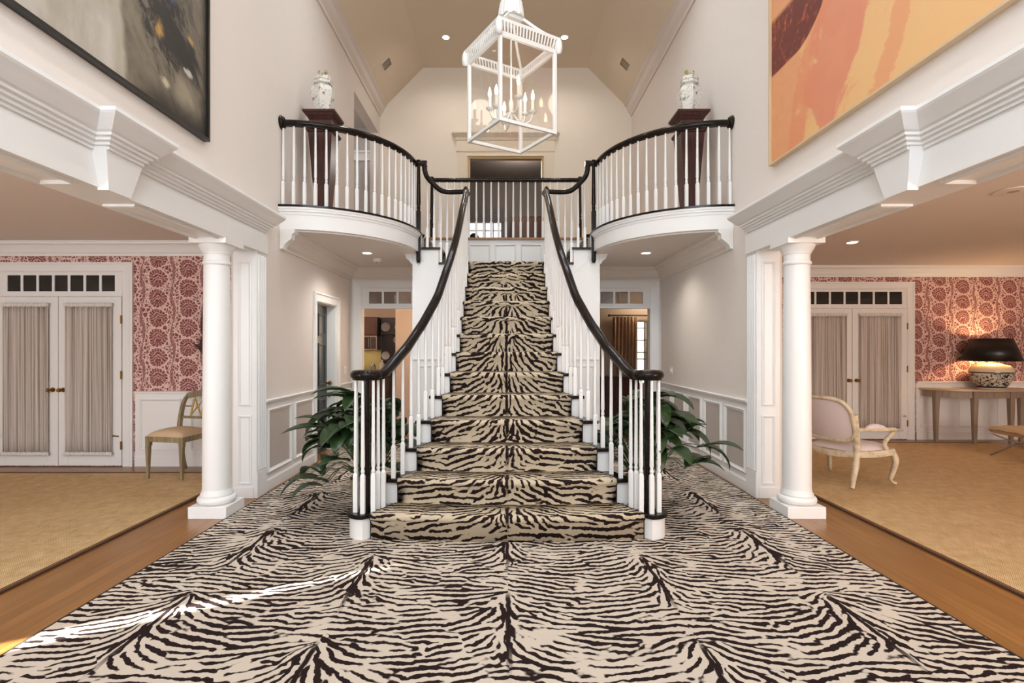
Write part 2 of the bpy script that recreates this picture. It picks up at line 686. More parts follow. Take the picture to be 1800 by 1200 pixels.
# ---- mouldings
CORNICE = [(0, 2.595), (0.014, 2.595), (0.014, 2.613), (0.030, 2.616), (0.030, 2.634), (0.048, 2.638), (0.048, 2.656), (0.066, 2.660), (0.066, 2.676),
           (0.082, 2.684), (0.098, 2.702), (0.120, 2.728), (0.142, 2.752), (0.150, 2.764), (0.150, 2.785), (-0.05, 2.785), (-0.05, 2.595)]
CROWN = lambda z, h, p: [(0, z - h), (0.015, z - h), (0.018, z - h * 0.86), (p * 0.28, z - h * 0.74), (p * 0.42, z - h * 0.52), (p * 0.62, z - h * 0.30), (p * 0.86, z - h * 0.20), (p * 0.9, z - h * 0.08), (p, z - h * 0.06), (p, z), (0, z)]
RING = [(0, 0), (0, 0.020), (0.010, 0.026), (0.022, 0.016), (0.034, 0.012), (0.040, 0)]

n_trim = 0
def trim(mb, label, mat=TRIM, **k):
    global n_trim
    n_trim += 1
    return struct(mb, 'trim_%d' % n_trim, mat, label, **k)


for s in (-1, 1):
    side = SIDE[s]
    near = 'dark abstract' if s < 0 else 'orange abstract'
    # beam over the opening: frieze, soffit with its sunk panels, keystone, stepped cornice
    b = holder('trim_beam', 'white panelled beam with stepped cornice under the %s painting' % near, 'beam', (s * 2.5, 2.0, 2.39))
    m = MB(-s)
    m.box(-2.70, -2.40, -1.19, YP + 0.20, 2.392, 2.62)
    m.build('frieze', TRIM, b)
    m = MB(-s)
    sof = lambda u, v, h: (u, v, 2.392 - h)
    for y0, y1 in ((-1.0, 3.06), (3.20, 3.40), (3.54, 5.16)):
        if y1 - y0 < 0.3:
            continue
        m.frame(sof, -2.655, -2.445, y0, y1, [(0, 0), (0, 0.012), (0.014, 0.018), (0.026, 0.006), (0.03, 0)])
    m.box(-2.72, -2.69, -1.1, YP + 0.2, 2.40, 2.46)
    m.build('soffit_moulding', TRIM, b)
    m = MB(-s)
    m.plan([(-2.40, -1.19), (-2.40, 3.13), (-2.315, 3.13), (-2.315, 3.41), (-2.40, 3.41), (-2.40, 5.37), (-2.44, 5.37)], CORNICE)
    m.build('cornice', TRIM, b)
    m = MB(-s)
    kc = 3.27
    m.hexa([(-2.41, kc - 0.095, 2.378), (-2.345, kc - 0.095, 2.378), (-2.345, kc + 0.095, 2.378), (-2.41, kc + 0.095, 2.378),
            (-2.41, kc - 0.165, 2.63), (-2.310, kc - 0.165, 2.63), (-2.310, kc + 0.165, 2.63), (-2.41, kc + 0.165, 2.63)])
    m.build('keystone', TRIM, b)

    # wall end: panelled pilaster facing the room, fluted casing on the hall side
    p = holder('trim_pilaster', 'white panelled pilaster with fluted casing behind the %s column' % side, 'pilaster', (s * 2.54, YP + 0.1, 0))
    m = MB(-s)
    m.box(-2.65, -2.45, YP, YP + 0.02, 0, 2.392)
    m.box(-2.65, -2.45, YP - 0.012, YP, 0, 0.10)
    xf = lambda u, v, h: (u, YP - h, v)
    for z0, z1 in ((0.13, 0.80), (0.89, 2.29)):
        m.frame(xf, -2.60, -2.47, z0, z1, [(0, 0), (0, 0.010), (0.012, 0.014), (0.024, 0.004), (0.028, 0)])
    m.build('panel_face', TRIM, p)
    m = MB(-s)
    m.box(-2.45, -2.42, YP, YP + 0.205, 0, 2.392)
    m.box(-2.44, -2.412, YP - 0.005, YP + 0.21, 0, 0.24)
    for k in range(4):
        y = YP + 0.028 + k * 0.046
        m.tube([(-2.417, y + 0.006, 0.26), (-2.417, y + 0.006, 2.36)], 0.012, 8)
    m.build('fluted_casing', TRIM, p, smooth=40)

    # hall wainscot
    xf = lambda u, v, h: (-W + h, u, v)
    segs = [(YP + 0.205, 6.86, 2), (7.895, YB, 1)] if s < 0 else [(YP + 0.205, YB, 5)]
    m, f = MB(-s), MB(-s)
    for u0, u1, n in segs:
        m.box(-W, -W + 0.010, u0, u1, 0, 0.90)
        m.plan([(-W, u0), (-W, u1)], [(0, 0.885), (0.02, 0.885), (0.024, 0.90), (0.045, 0.905), (0.048, 0.92), (0, 0.925)])
        m.plan([(-W, u0), (-W, u1)], [(0, 0), (0.024, 0), (0.024, 0.10), (0.014, 0.12), (0, 0.122)])
        w = (u1 - u0) / n
        for k in range(n):
            a, b2 = u0 + k * w + 0.055, u0 + (k + 1) * w - 0.055
            m.frame(lambda u, v, h: (-W + 0.010 + h, u, v), a, b2, 0.18, 0.83, RING)
            f.box(-W + 0.008, -W + 0.018, a + 0.035, b2 - 0.035, 0.215, 0.795)
    t = trim(m, 'white wainscot with chair rail along the %s hall wall' % side)
    LOC[t.name] = Vector((0, 0, 0))
    f.build('panel_field', PANELG, t)['label'] = 'greige sunk panels'

    # vault crown
    m = MB(-s)
    m.plan([(-W, -1.19), (-W, YU)], [(0, 5.95), (0.02, 5.95), (0.03, 5.99), (0.075, 6.05), (0.10, 6.12), (0.15, 6.17), (0.145, 6.19), (0, 6.0)])
    trim(m, 'crown moulding where the %s hall wall meets the vault' % side, WALLP)

    # crown below the balcony, along the hall wall and the lower back wall
    m = MB(-s)
    m.plan([(-W, 5.93), (-W, YB), (-1.24, YB)], CROWN(2.72, 0.20, 0.17))
    trim(m, 'deep crown moulding under the %s balcony' % side, SOFFIT)

    # side-room crown, wainscot
    yb = ROOMB[s]
    m = MB(-s)
    m.plan([(-8.0 if s < 0 else -9.6, yb), (-W - 0.23, yb)], CROWN(2.75, 0.17, 0.14))
    m.plan([(-W - 0.23, yb), (-W - 0.23, YP + 0.03)], CROWN(2.75, 0.17, 0.14))
    m.plan([(-2.70, YP), (-2.70, -1.1)], CROWN(2.75, 0.12, 0.10))
    trim(m, 'crown moulding around the %s side room' % side)
    m = MB(-s)
    segs = [(-8.0, -6.42, 2), (-4.56, -W - 0.23, 3)] if s < 0 else [(-9.6, -6.52, 5), (-4.45, -W - 0.23, 3)]
    for u0, u1, n in segs:
        m.box(u0, u1, yb - 0.010, yb, 0, 0.90)
        m.plan([(u0, yb), (u1, yb)], [(0, 0.885), (0.02, 0.885), (0.024, 0.90), (0.04, 0.905), (0.042, 0.92), (0, 0.925)])
        m.plan([(u0, yb), (u1, yb)], [(0, 0), (0.022, 0), (0.022, 0.11), (0.012, 0.13), (0, 0.132)])
        w = (u1 - u0) / n
        for k in range(n):
            m.frame(lambda u, v, h: (u, yb - 0.010 - h, v), u0 + k * w + 0.06, u0 + (k + 1) * w - 0.06, 0.20, 0.83, [(0, 0), (0, 0.014), (0.01, 0.018), (0.022, 0.01), (0.03, 0)])
    trim(m, 'white panelled dado under the rose wallpaper of the %s side room' % side)


# ---- french doors of the side rooms
SHEER = Mat('sheer_curtain', 0.9, spec=0.1)
_x, _y, _z = SHEER.xyz()
_st = SHEER.noise(SHEER.vec(_x * 60.0, _z * 0.25), 1.0, 3, 0.7)
SHEER.color(SHEER.mix(_st.step(0.30, 0.68), rgb(150, 138, 128), rgb(226, 216, 208)))
SHEER = SHEER.m
CURTHEM = paint('curtain_heading', (226, 220, 212), 0.9, 0.02)


def french_doors(name, xc, yb, lw, panes, p0, pitch, where):
    d = holder(name, 'white glazed double doors with a row of dark transom panes, %s' % where, 'door', (xc, yb, 0))
    x0, x1 = xc - lw, xc + lw
    m = MB()
    xf = lambda u, v, h: (u, yb - h, v)
    # casing
    m.plan([(x0, 0), (x0, 2.38), (x1, 2.38), (x1, 0)], [(-0.125, 0), (-0.125, 0.028), (-0.105, 0.036), (-0.09, 0.026), (-0.03, 0.022), (-0.012, 0.03), (0, 0.018), (0, 0)], False, xf)
    m.box(x0, x1, yb - 0.022, yb, 2.085, 2.125)
    m.build('door_frame', TRIM, d)
    m = MB()
    z0, z1 = 2.148, 2.345
    m.box(x0, x1, yb - 0.016, yb, 2.12, z0)
    m.box(x0, x1, yb - 0.016, yb, z1, 2.38)
    xs = [p0 + k * pitch for k in range(panes)]
    m.box(x0, xs[0], yb - 0.016, yb, z0, z1)
    for k, x in enumerate(xs):
        m.box(x + pitch - 0.03, xs[k + 1] if k < panes - 1 else x1, yb - 0.016, yb, z0, z1)
    m.build('transom_frame', TRIM, d)
    MB().box(xs[0], xs[-1] + pitch, yb - 0.006, yb - 0.002, z0, z1).build('transom_glass', DKGLASS, d)
    for k in (-1, 1):
        m = MB()
        a, b = sorted((xc + k * 0.004, xc + k * (lw - 0.006)))
        st = 0.125
        for q in ((a, a + st, 0.012, 2.08), (b - st, b, 0.012, 2.08), (a + st, b - st, 0.012, 0.17), (a + st, b - st, 1.97, 2.08)):
            m.box(q[0], q[1], yb - 0.034, yb, q[2], q[3])
        leaf = m.build('door_leaf', TRIM, d, bevel=0.004)
        g = MB().box(a + st, b - st, yb - 0.012, yb - 0.008, 0.17, 1.97)
        g.build('glass', DKGLASS, leaf)
        kx = xc + k * 0.065
        m = MB()
        knob = [(0.004, 0.09), (0.018, 0.088), (0.026, 0.075), (0.026, 0.062), (0.014, 0.052), (0.010, 0.036), (0.010, 0.004), (0.030, 0.003), (0.030, 0.0)]
        tmp = MB().lathe(0, 0, knob, 14)
        m.add([(kx + vx, yb - 0.034 - vz, 0.94 + vy) for vx, vy, vz in tmp.v], tmp.f)
        m.build('knob', BRASS, leaf, smooth=40)
        hm = MB()
        for hz in (0.26, 1.12, 1.80):
            hx = xc + k * (lw - 0.002)
            hm.box(hx - 0.008, hx + 0.008, yb - 0.045, yb - 0.03, hz - 0.05, hz + 0.05)
        hx = xc + k * (lw - 0.03)
        hm.tube([(hx, yb - 0.04, 0.37), (hx - k * 0.055, yb - 0.08, 0.385)], 0.008, 8)
        hm.build('hinge', BRASS, leaf)
        # the gathered sheer hung on this leaf
        a2, b2 = a + st - 0.028, b - st + 0.028
        ww = ('left' if k < 0 else 'right')
        c = thing('door_curtain', 'sheer gathered curtain on the %s leaf of the double doors %s' % (ww, where), 'curtain', ((a2 + b2) / 2, yb - 0.055, 0.14), 'sheer door curtains')
        rnd = random.Random(int((xc + 20) * 100 + k))
        ph = [rnd.uniform(0, 6) for _ in range(6)]
        def f(i, j, a2=a2, b2=b2, ph=ph):
            u = a2 + (b2 - a2) * i
            z = 0.15 + 1.85 * j
            y = 0.008 * math.sin(u * 190 + ph[0] + 1.2 * math.sin(u * 31 + ph[1])) + 0.006 * math.sin(u * 83 + ph[2] + 0.4 * math.sin(j * 3 + ph[3])) + 0.003 * math.sin(u * 410 + ph[4])
            return (u, yb - 0.056 + y, z)
        MB().grid(f, 170, 10).build('cloth', SHEER, c, smooth=180, solid=0.0015)
        for zz in (0.14, 1.955):
            hm = MB()
            hm.grid(lambda i, j: (a2 - 0.01 + (b2 - a2 + 0.02) * i, yb - 0.072 + 0.006 * math.sin(i * 95 + zz) , zz + 0.045 * j + 0.003 * math.sin(i * 60 + 3 * j)), 80, 2)
            hm.build('heading', CURTHEM, c, smooth=180, solid=0.006)
    return d


french_doors('door_1', -5.485, 6.65, 0.775, 7, -6.125, 0.193, 'beside the wooden side chair')
french_doors('door_2', 5.49, 8.6, 0.875, 7, 4.70, 0.232, 'beyond the upholstered armchair')

# ---- dark six-panel door set in the left hall wall
d = holder('door_3', 'dark charcoal panelled door recessed in the left hall wall', 'door', (-W, 7.375, 0))
m = MB()
xf = lambda u, v, h: (-W + h, u, v)
m.plan([(6.97, 0), (6.97, 2.06), (7.78, 2.06), (7.78, 0)], [(-0.115, 0), (-0.115, 0.030), (-0.095, 0.038), (-0.08, 0.026), (-0.02, 0.02), (0, 0.016), (0, 0)], False, xf)
m.box(-W - 0.165, -W, 6.97, 6.985, 0, 2.06)
m.box(-W - 0.165, -W, 7.765, 7.78, 0, 2.06)
m.box(-W - 0.165, -W, 6.97, 7.78, 2.045, 2.06)
m.build('door_frame', TRIM, d)
m = MB()
m.box(-W - 0.165, -W - 0.125, 6.985, 7.765, 0.006, 2.045)
for u0, u1 in ((7.07, 7.345), (7.405, 7.68)):
    for z0, z1 in ((0.17, 0.75), (0.93, 1.52), (1.62, 1.93)):
        m.frame(lambda u, v, h: (-W - 0.125 + h, u, v), u0, u1, z0, z1, [(0, 0), (0, 0.012), (0.02, 0.016), (0.035, 0.004), (0.04, 0)])
leaf = m.build('door_leaf', DOORDK, d)
tmp = MB().lathe(0, 0, [(0.004, 0.10), (0.024, 0.092), (0.032, 0.07), (0.026, 0.05), (0.012, 0.04), (0.012, 0.005), (0.034, 0.004), (0.034, 0)], 16)
MB().add([(-W - 0.125 + vz, 7.70 + vx, 0.955 + vy) for vx, vy, vz in tmp.v], tmp.f).build('knob', BRASS, leaf, smooth=40)

# ---- cased doorways of the lower back wall, each with a transom light
for s in (-1, 1):
    side = SIDE[s]
    d = holder('door_%d' % (5 + (s > 0)), 'cased doorway with glazed transom under the %s balcony' % side, 'doorway', (s * 1.78, YB, 0))
    xf = lambda u, v, h: (u, YB - h, v)
    m = MB(-s)
    m.plan([(-2.29, 0), (-2.29, 2.40), (-1.27, 2.40)], [(-0.13, 0), (-0.13, 0.028), (-0.11, 0.036), (-0.09, 0.026), (-0.02, 0.02), (0, 0.016), (0, 0)], False, xf)
    m.box(-2.29, -2.275, YB, YB + 0.15, 0, 2.40)
    m.box(-2.29, -1.27, YB - 0.012, YB + 0.15, 2.077, 2.115)
    m.build('door_frame', TRIM, d)
    m = MB(-s)
    xs = [-2.166 + 0.233 * k for k in range(4)]
    z0, z1 = 2.155, 2.342
    m.box(-2.275, -1.27, YB + 0.02, YB + 0.05, 2.115, z0)
    m.box(-2.275, -1.27, YB + 0.02, YB + 0.05, z1, 2.40)
    m.box(-2.275, xs[0], YB + 0.02, YB + 0.05, z0, z1)
    for x in xs:
        m.box(x + 0.203, x + 0.233, YB + 0.02, YB + 0.05, z0, z1)
    m.build('transom_frame', TRIM, d)
    MB(-s).box(xs[0], -1.27, YB + 0.032, YB + 0.037, z0, z1).build('transom_glass', thin_glass('transom_pane', 0.12, (0.45, 0.43, 0.41, 1)), d)

# ---- upper hall: floor, cased opening, side alcove
struct(MB().box(-W, W, 8.50, 10.64, 2.80, ZH - 0.012), 'floor_upper', OAK)
d = holder('door_7', 'tall cased opening with entablature in the upper back wall', 'doorway', (0, YU, ZH))
m = MB()
xf = lambda u, v, h: (u, YU - h, v)
m.plan([(-0.74, ZH), (-0.74, 5.18), (0.74, 5.18), (0.74, ZH)], [(-0.19, 0), (-0.19, 0.022), (-0.03, 0.022), (-0.02, 0.03), (0, 0.03), (0, 0)], False, xf)
m.box(-0.95, 0.95, YU - 0.035, YU, 5.27, 5.50)
m.plan([(-0.95, YU), (-0.95, YU - 0.03), (0.95, YU - 0.03), (0.95, YU)], [(0, 5.50), (0, 5.47), (0.02, 5.49), (0.03, 5.53), (0.08, 5.59), (0.09, 5.60), (0.09, 5.625), (0, 5.625)])
m.build('door_frame', paint('trim_cream', (228, 214, 192), 0.5, 0.01), d)
m = MB()
m.box(-0.74, -0.70, YU + 0.001, YU + 0.119, ZH, 5.18).box(0.70, 0.74, YU + 0.001, YU + 0.119, ZH, 5.18).box(-0.70, 0.70, YU + 0.001, YU + 0.119, 5.14, 5.18)
m.build('door_jamb', paint('gilded_jamb', (196, 168, 116), 0.4, 0.03), d)

GREYW = paint('grey_wall', (196, 190, 186), 0.8, 0.02)
m = MB()
m.box(-4.4, -4.3, 8.5, 10.6, 2.9, 5.8).box(-4.4, -2.62, 8.4, 8.5, 2.9, 5.8).box(-4.4, -2.62, 10.55, 10.65, 2.9, 5.8)
m.box(-4.4, -2.62, 8.4, 10.65, 5.75, 5.85).box(-4.4, -2.62, 8.4, 10.65, 2.9, 3.0)
struct(m, 'wall_side_passage', GREYW)
d = holder('door_8', 'dark door standing ajar in the upper side passage', 'door', (-2.9, 10.0, 3.0))
MB().box(-2.94, -2.90, 9.55, 10.3, 3.0, 5.05).build('door_leaf', DARKWOOD, d)
MB().box(-4.2, -2.62, 10.50, 10.55, 5.10, 5.24).box(-4.2, -2.62, 10.46, 10.55, 5.24, 5.28).build('door_frame', TRIM, d)

# upper back room seen through the opening
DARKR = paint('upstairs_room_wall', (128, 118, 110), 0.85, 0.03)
m = MB()
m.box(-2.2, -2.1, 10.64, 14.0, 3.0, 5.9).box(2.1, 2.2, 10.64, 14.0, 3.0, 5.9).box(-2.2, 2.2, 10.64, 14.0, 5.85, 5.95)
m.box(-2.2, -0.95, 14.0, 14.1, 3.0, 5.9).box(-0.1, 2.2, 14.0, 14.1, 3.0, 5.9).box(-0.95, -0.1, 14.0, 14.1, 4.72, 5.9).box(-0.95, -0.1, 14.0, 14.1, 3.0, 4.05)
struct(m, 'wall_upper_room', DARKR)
struct(MB().box(-2.2, 2.2, 10.64, 14.1, 2.9, 3.17), 'floor_upper_room', OAK)
w = holder('window_1', 'bright paned window in the room beyond the upper opening', 'window', (-0.52, 14.0, 4.05))
MB().box(-0.95, -0.1, 14.06, 14.07, 4.05, 4.72).build('glass', emitter('daylit_sky', (240, 246, 250), 1.3), w)
m = MB()
for k in range(5):
    x = -0.95 + k * 0.2125
    m.box(x - 0.015, x + 0.015, 14.02, 14.05, 4.05, 4.72)
for z in (4.06, 4.28, 4.50, 4.71):
    m.box(-0.95, -0.1, 14.02, 14.05, z - 0.013, z + 0.013)
m.build('window_frame', TRIM, w)
# ------------------------------------------------------------------ carpets
ZEBRA_F = zebra('zebra_carpet', 'Object', 0.93, 1.12, 0.52, 0.058, 0.68, v0=3.21 + 0.02)
ZEBRA_S = zebra('zebra_runner', 'UV', 1.6, 0.47, 0.0, 0.056, 0.66, light=(202, 185, 160), v0=0.44, rib=1.4, side=0.62)
BIND = paint('carpet_binding', (38, 28, 26), 0.9, 0.05)

c = thing('zebra_carpet', 'large black and beige zebra-striped carpet filling the hall floor', 'carpet', (0, 3.4, 0.001))
LOC[c.name] = Vector((0, 0, 0)); c.location = (0, 0, 0)
MB().box(-2.37, 2.37, 0.6, 8.45, 0.001, 0.012).build('pile', ZEBRA_F, c)
for s in (-1, 1):
    a, b = sorted((s * 2.37, s * 2.385))
    MB().box(a, b, 0.6, 8.45, 0.001, 0.010).build('binding', BIND, c)

SISAL = Mat('sisal', 0.95, spec=0.1)
_x, _y, _z = SISAL.xyz()
_w = (_x * 520.0).sin() * (_y * 420.0).sin()
_n = SISAL.noise(scale=9.0, detail=5, rough=0.7)
_rows = SISAL.noise(SISAL.vec(_x * 60.0, _y * 9.0), 1.0, 2)
SISAL.color(SISAL.mix((_n * 0.6 + _rows * 0.4).step(0.3, 0.7), rgb(194, 160, 114), rgb(224, 193, 148)))
SISAL.bump(_w, 0.5, 0.004)
SISAL = SISAL.m
RUGB = paint('rug_border', (74, 46, 26), 0.9, 0.05)
RUGM = paint('rug_border_tan', (140, 96, 56), 0.9, 0.05)
for s in (-1, 1):
    near = 'wooden side chair' if s < 0 else 'upholstered armchair'
    y1 = 6.28 if s < 0 else 8.28
    r = thing('sisal_rug', 'tan sisal rug with dark brown border under the %s' % near, 'rug', (s * 3.0, 1.0, 0), 'sisal rugs in the side rooms')
    MB(-s).box(-7.4, -3.03, 0.5, y1 - 0.06, 0, 0.011).build('weave', SISAL, r)
    m = MB(-s)
    m.box(-3.008, -2.985, 0.5, y1, 0, 0.013).box(-3.03, -3.022, 0.5, y1 - 0.04, 0, 0.013).box(-7.4, -2.985, y1 - 0.023, y1, 0, 0.013)
    m.build('border', RUGB, r)
    MB(-s).box(-3.022, -3.008, 0.5, y1 - 0.023, 0, 0.012).box(-7.4, -3.022, y1 - 0.06, y1 - 0.023, 0, 0.012).build('border_band', RUGM, r)

# ------------------------------------------------------------------ the staircase
T, R = 0.269, 0.2
YK = lambda k: 4.02 + T * (k - 1)
HW = [(1, 1.185), (2, 0.984), (3, 0.885), (4, 0.798), (5, 0.709), (6, 0.661), (7, 0.620), (8, 0.598), (9, 0.587), (10, 0.581), (11, 0.575), (12, 0.567), (13, 0.557), (14, 0.557)]
CW = [(1, 1.03), (2, 0.877), (3, 0.763), (4, 0.677), (5, 0.608), (6, 0.560), (7, 0.523), (8, 0.505), (9, 0.505), (10, 0.503), (11, 0.501), (12, 0.499), (13, 0.496)]
hw = lambda y: interp(HW, (y - 4.02) / T + 1)
BOW = {1: 0.09, 2: 0.075, 3: 0.06, 4: 0.045, 5: 0.03, 6: 0.015}
VC = (1.085, 4.175)        # volute centre


def nose(k, x):
    h = interp(HW, k)
    return YK(k) + BOW.get(k, 0.0) * (x / h) ** 2


st = thing('staircase', 'flared white staircase with black treads rising to a landing', 'staircase', (0, 5.6, 0))
NX = 17
for k in range(1, 14):
    h = interp(HW, k)
    z = k * R
    if k == 1:
        # bullnose step with round ends under the volutes
        def outline(o):
            pts = [(x, nose(1, x) - o) for x in [(-1.04 + 2.08 * i / 16) for i in range(17)]]
            r_ = 0.128 + o
            arc = [(VC[0] + r_ * math.cos(a), VC[1] + r_ * math.sin(a)) for a in [-PI / 2 + PI * i / 10 for i in range(11)]]
            return pts + arc + [(-x, y) for x, y in reversed(arc)]
        MB().flat(outline(0), 0, z - 0.032).build('riser', TRIM, st, smooth=35)
        MB().flat(outline(0.022), z - 0.032, z).build('tread', BLACKW, st, smooth=35, bevel=0.006)
        continue
    xs = [-h + 2 * h * i / NX for i in range(NX + 1)]
    fr = [(x, nose(k, x)) for x in xs]
    bk = [(x, nose(k, x) + 0.022) for x in reversed(xs)]
    MB().flat(fr + bk, z - R, z - 0.03).build('riser', TRIM, st, smooth=35)
    if k == 13:
        continue
    h2 = interp(HW, k + 1) if k < 13 else h
    o = 0.026
    fr = [(x * (h + o) / h, nose(k, x) - 0.028) for x in xs]
    bk = [(x * (h2 + o) / h, nose(k + 1, x * h2 / h) + 0.01) for x in reversed(xs)]
    MB().flat(fr + bk, z - 0.03, z).build('tread', BLACKW, st, smooth=35, bevel=0.006)
for s in (-1, 1):
    m = MB(s)
    for k in range(1, 13):
        y0, y1 = YK(k) + BOW.get(k, 0), YK(k + 1) + BOW.get(k + 1, 0)
        if k == 1:
            y0 += 0.1
        for i in range(3):
            a, b = y0 + (y1 - y0) * i / 3, y0 + (y1 - y0) * (i + 1) / 3
            ha, hb = hw(a - BOW.get(k, 0)) - 0.012, hw(b - BOW.get(k + 1, 0)) - 0.012
            if k == 1:
                ha, hb = min(ha, 1.05), min(hb, 1.05)
            m.flat([(ha - 0.03, a), (ha, a), (hb, b), (hb - 0.03, b)], 0, k * R - 0.03)
    m.build('stringer', TRIM, st)

# landing, its front panel, the side steps up to the balconies
XS, XB = 0.905, 1.135      # risers of the side flights
m = MB()
m.box(-XS, XS, YL + 0.012, 8.49, 2.45, 2.57)
for s in (-1, 1):
    a, b = sorted((s * XS, s * XB))
    m.box(a, b, YL + 0.012, 8.49, 2.45, 2.77)
    a, b = sorted((s * XB, s * 1.25))
    m.box(a, b, YL + 0.012, 8.49, 2.45, 2.96)
m.build('landing', TRIM, st)
m = MB()
m.box(-XS - 0.0, -interp(HW, 13), YL - 0.022, 8.49, 2.57, 2.60).box(interp(HW, 13), XS, YL - 0.022, 8.49, 2.57, 2.60)
m.box(-0.56, 0.56, YL - 0.022, 8.49, 2.57, 2.60)
for s in (-1, 1):
    a, b = sorted((s * (XS - 0.025), s * XB))
    m.box(a, b, YL - 0.022, 8.49, 2.77, 2.80)
m.build('landing_tread', BLACKW, st)
for s in (-1, 1):
    m = MB(-s)
    xi = interp(HW, 13) - 0.015
    xf = lambda u, v, h: (u, YL + 0.012 - h, v)
    m.box(-1.26, -xi, YL + 0.012, YL + 0.06, 0, 2.45)
    m.box(-1.26, -1.21, YL + 0.06, YB - 0.002, 0, 2.45)
    m.box(-1.26, -1.252, YL + 0.012, YB - 0.002, 2.45, 2.72)
    m.plan([(-1.15, 2.70), (-XS - 0.02, 2.48), (-xi, 2.48)], [(0, 0), (0, 0.010), (0.012, 0.010), (0.012, 0)], False, xf)
    m.plan([(-1.25, 1.33), (-0.62, 1.33)], [(0, 0), (0, 0.02), (0.03, 0.024), (0.05, 0.01), (0.05, 0)], False, xf)
    for u0, u1 in ((-1.19, -0.95), (-0.89, -0.66)):
        m.frame(xf, u0, u1, 0.2, 1.22, [(0, 0), (0, 0.016), (0.012, 0.02), (0.026, 0.008), (0.03, 0)])
    m.box(-1.26, -xi, YL, YL + 0.012, 0, 0.14)
    m.build('side_wall', TRIM, st)
# panelled wall behind the landing
m = MB()
m.box(-1.25, 1.25, 8.49, 8.50, 2.45, ZH - 0.03)
xf = lambda u, v, h: (u, 8.49 - h, v)
for i in range(5):
    u0 = -0.985 + i * 0.403
    m.frame(xf, u0, u0 + 0.345, 2.66, 3.08, [(0, 0), (0, 0.014), (0.012, 0.018), (0.026, 0.008), (0.03, 0)])
m.build('landing_panel', TRIM, st)
MB().box(-1.25, 1.25, 8.45, 8.56, ZH - 0.03, ZH).build('floor_nosing', OAK, st)

# ---- the runner
rn = thing('stair_runner', 'zebra-striped runner carpeting the middle of the staircase', 'carpet', (0, 5.6, 0))
m = MB()
m.uvs = []
rows = []
t = 0.0
lastp = None
def row(k, z, dy, w, vv):
    rows.append((k, z, dy, w, vv))
for k in range(1, 14):
    z0, z1 = (k - 1) * R, k * R
    w = interp(CW, k)
    if k == 1:
        row(k, 0.014, -0.012, w, 0)
    else:
        row(k, z0 + 0.007, -0.010, w, 0)
    row(k, z1 - 0.05, -0.012, w, 0)
    row(k, z1 - 0.034, -0.034, w, 0)
    row(k, z1 - 0.012, -0.040, w, 0)
    row(k, z1 + 0.006, -0.026, w, 0)
    if k < 13:
        row(k + 1, z1 + 0.007, -0.012, interp(CW, k + 1) + 0.01, 0)
    else:
        row(13, z1 + 0.006, 0.9, w, 0)
N = 20
path_v = 0.0
prev = None
vs, uv = [], []
for (k, z, dy, w, _) in rows:
    yc = YK(k) + dy
    if prev is not None:
        path_v += math.hypot(yc - prev[0], z - prev[1])
    prev = (yc, z)
    for i in range(N + 1):
        x = -w + 2 * w * i / N
        vs.append((x, nose(k, x) + dy, z))
        uv.append((x, path_v))
fs = [(j * (N + 1) + i, j * (N + 1) + i + 1, (j + 1) * (N + 1) + i + 1, (j + 1) * (N + 1) + i) for j in range(len(rows) - 1) for i in range(N)]
m.add(vs, fs)
m.uvs = uv
ro = m.build('pile', ZEBRA_S, rn, smooth=60, solid=0.007)
for s in (0, N):
    m = MB()
    edge = [Vector(vs[j * (N + 1) + s]) for j in range(len(rows))]
    m.tube([tuple(p) for p in edge], 0.0055, 6, up=(1, 0, 0))
    m.build('binding', BIND, rn)
# the narrower strips of carpet on the two side flights
for s in (-1, 1):
    c = thing('step_runner', 'short zebra-striped runner on the %s side steps of the landing' % SIDE[s], 'carpet', (s * 0.9, 7.9, 2.6), 'runners of the side steps')
    m = MB(-s)
    for x, z0, z1 in ((XS, 2.60, 2.80), (XB, 2.80, 3.0)):
        p = [(-x + 0.012, z0 + 0.003), (-x + 0.012, z1 - 0.06), (-x + 0.05, z1 - 0.03), (-x + 0.045, z1), (-x + 0.02, z1 + 0.008), (-x - 0.21, z1 + 0.008), (-x - 0.21, z1 + 0.001), (-x + 0.02, z1 + 0.001), (-x + 0.026, z1 - 0.02), (-x + 0.004, z1 - 0.06), (-x + 0.004, z0 + 0.003)]
        m.prism([(a, YL + 0.12, b) for a, b in p], (0, 1.0, 0))
    m.build('pile', ZEBRA_F, c, smooth=40)

# ------------------------------------------------------------------ balustrades
RAILP = [(-0.030, -0.022), (-0.034, -0.004), (-0.026, 0.014), (-0.012, 0.024), (0.012, 0.024), (0.026, 0.014), (0.034, -0.004), (0.030, -0.022), (0.020, -0.030), (0.018, -0.040), (-0.018, -0.040), (-0.020, -0.030)]


def baluster(x, y, z0, z1, parent, sx=1, hb=0.27, name='baluster', mat=None, q=0.0165):
    m = MB(sx)
    h = z1 - z0
    m.box(x - q, x + q, y - q, y + q, z0, z0 + hb - 0.02)
    m.taper(x, y, z0 + hb - 0.02, z0 + hb, q, q, 0.010, 0.010)
    m.lathe(x, y, [(0.010, z0 + hb), (0.0155, z0 + hb + 0.012), (0.0155, z0 + hb + 0.022), (0.011, z0 + hb + 0.035), (0.0165, z0 + hb + 0.06), (0.015, z0 + hb + 0.16), (0.0105, z1)], 8)
    return m.build(name, mat or TRIM, parent, smooth=45)


# rail height along the flight: (tread number, height)
RAILZ = [(1.0, 1.252), (1.5, 1.252), (1.75, 1.275), (2.0, 1.325), (2.5, 1.41), (3.0, 1.50), (4.0, 1.705), (5.0, 1.955), (6.0, 2.215), (7.0, 2.46), (8.0, 2.68), (10.0, 3.10), (12.0, 3.475), (12.6, 3.50)]
kof = lambda y: (y - 4.02) / T + 1
rx = lambda y: hw(y) - 0.055

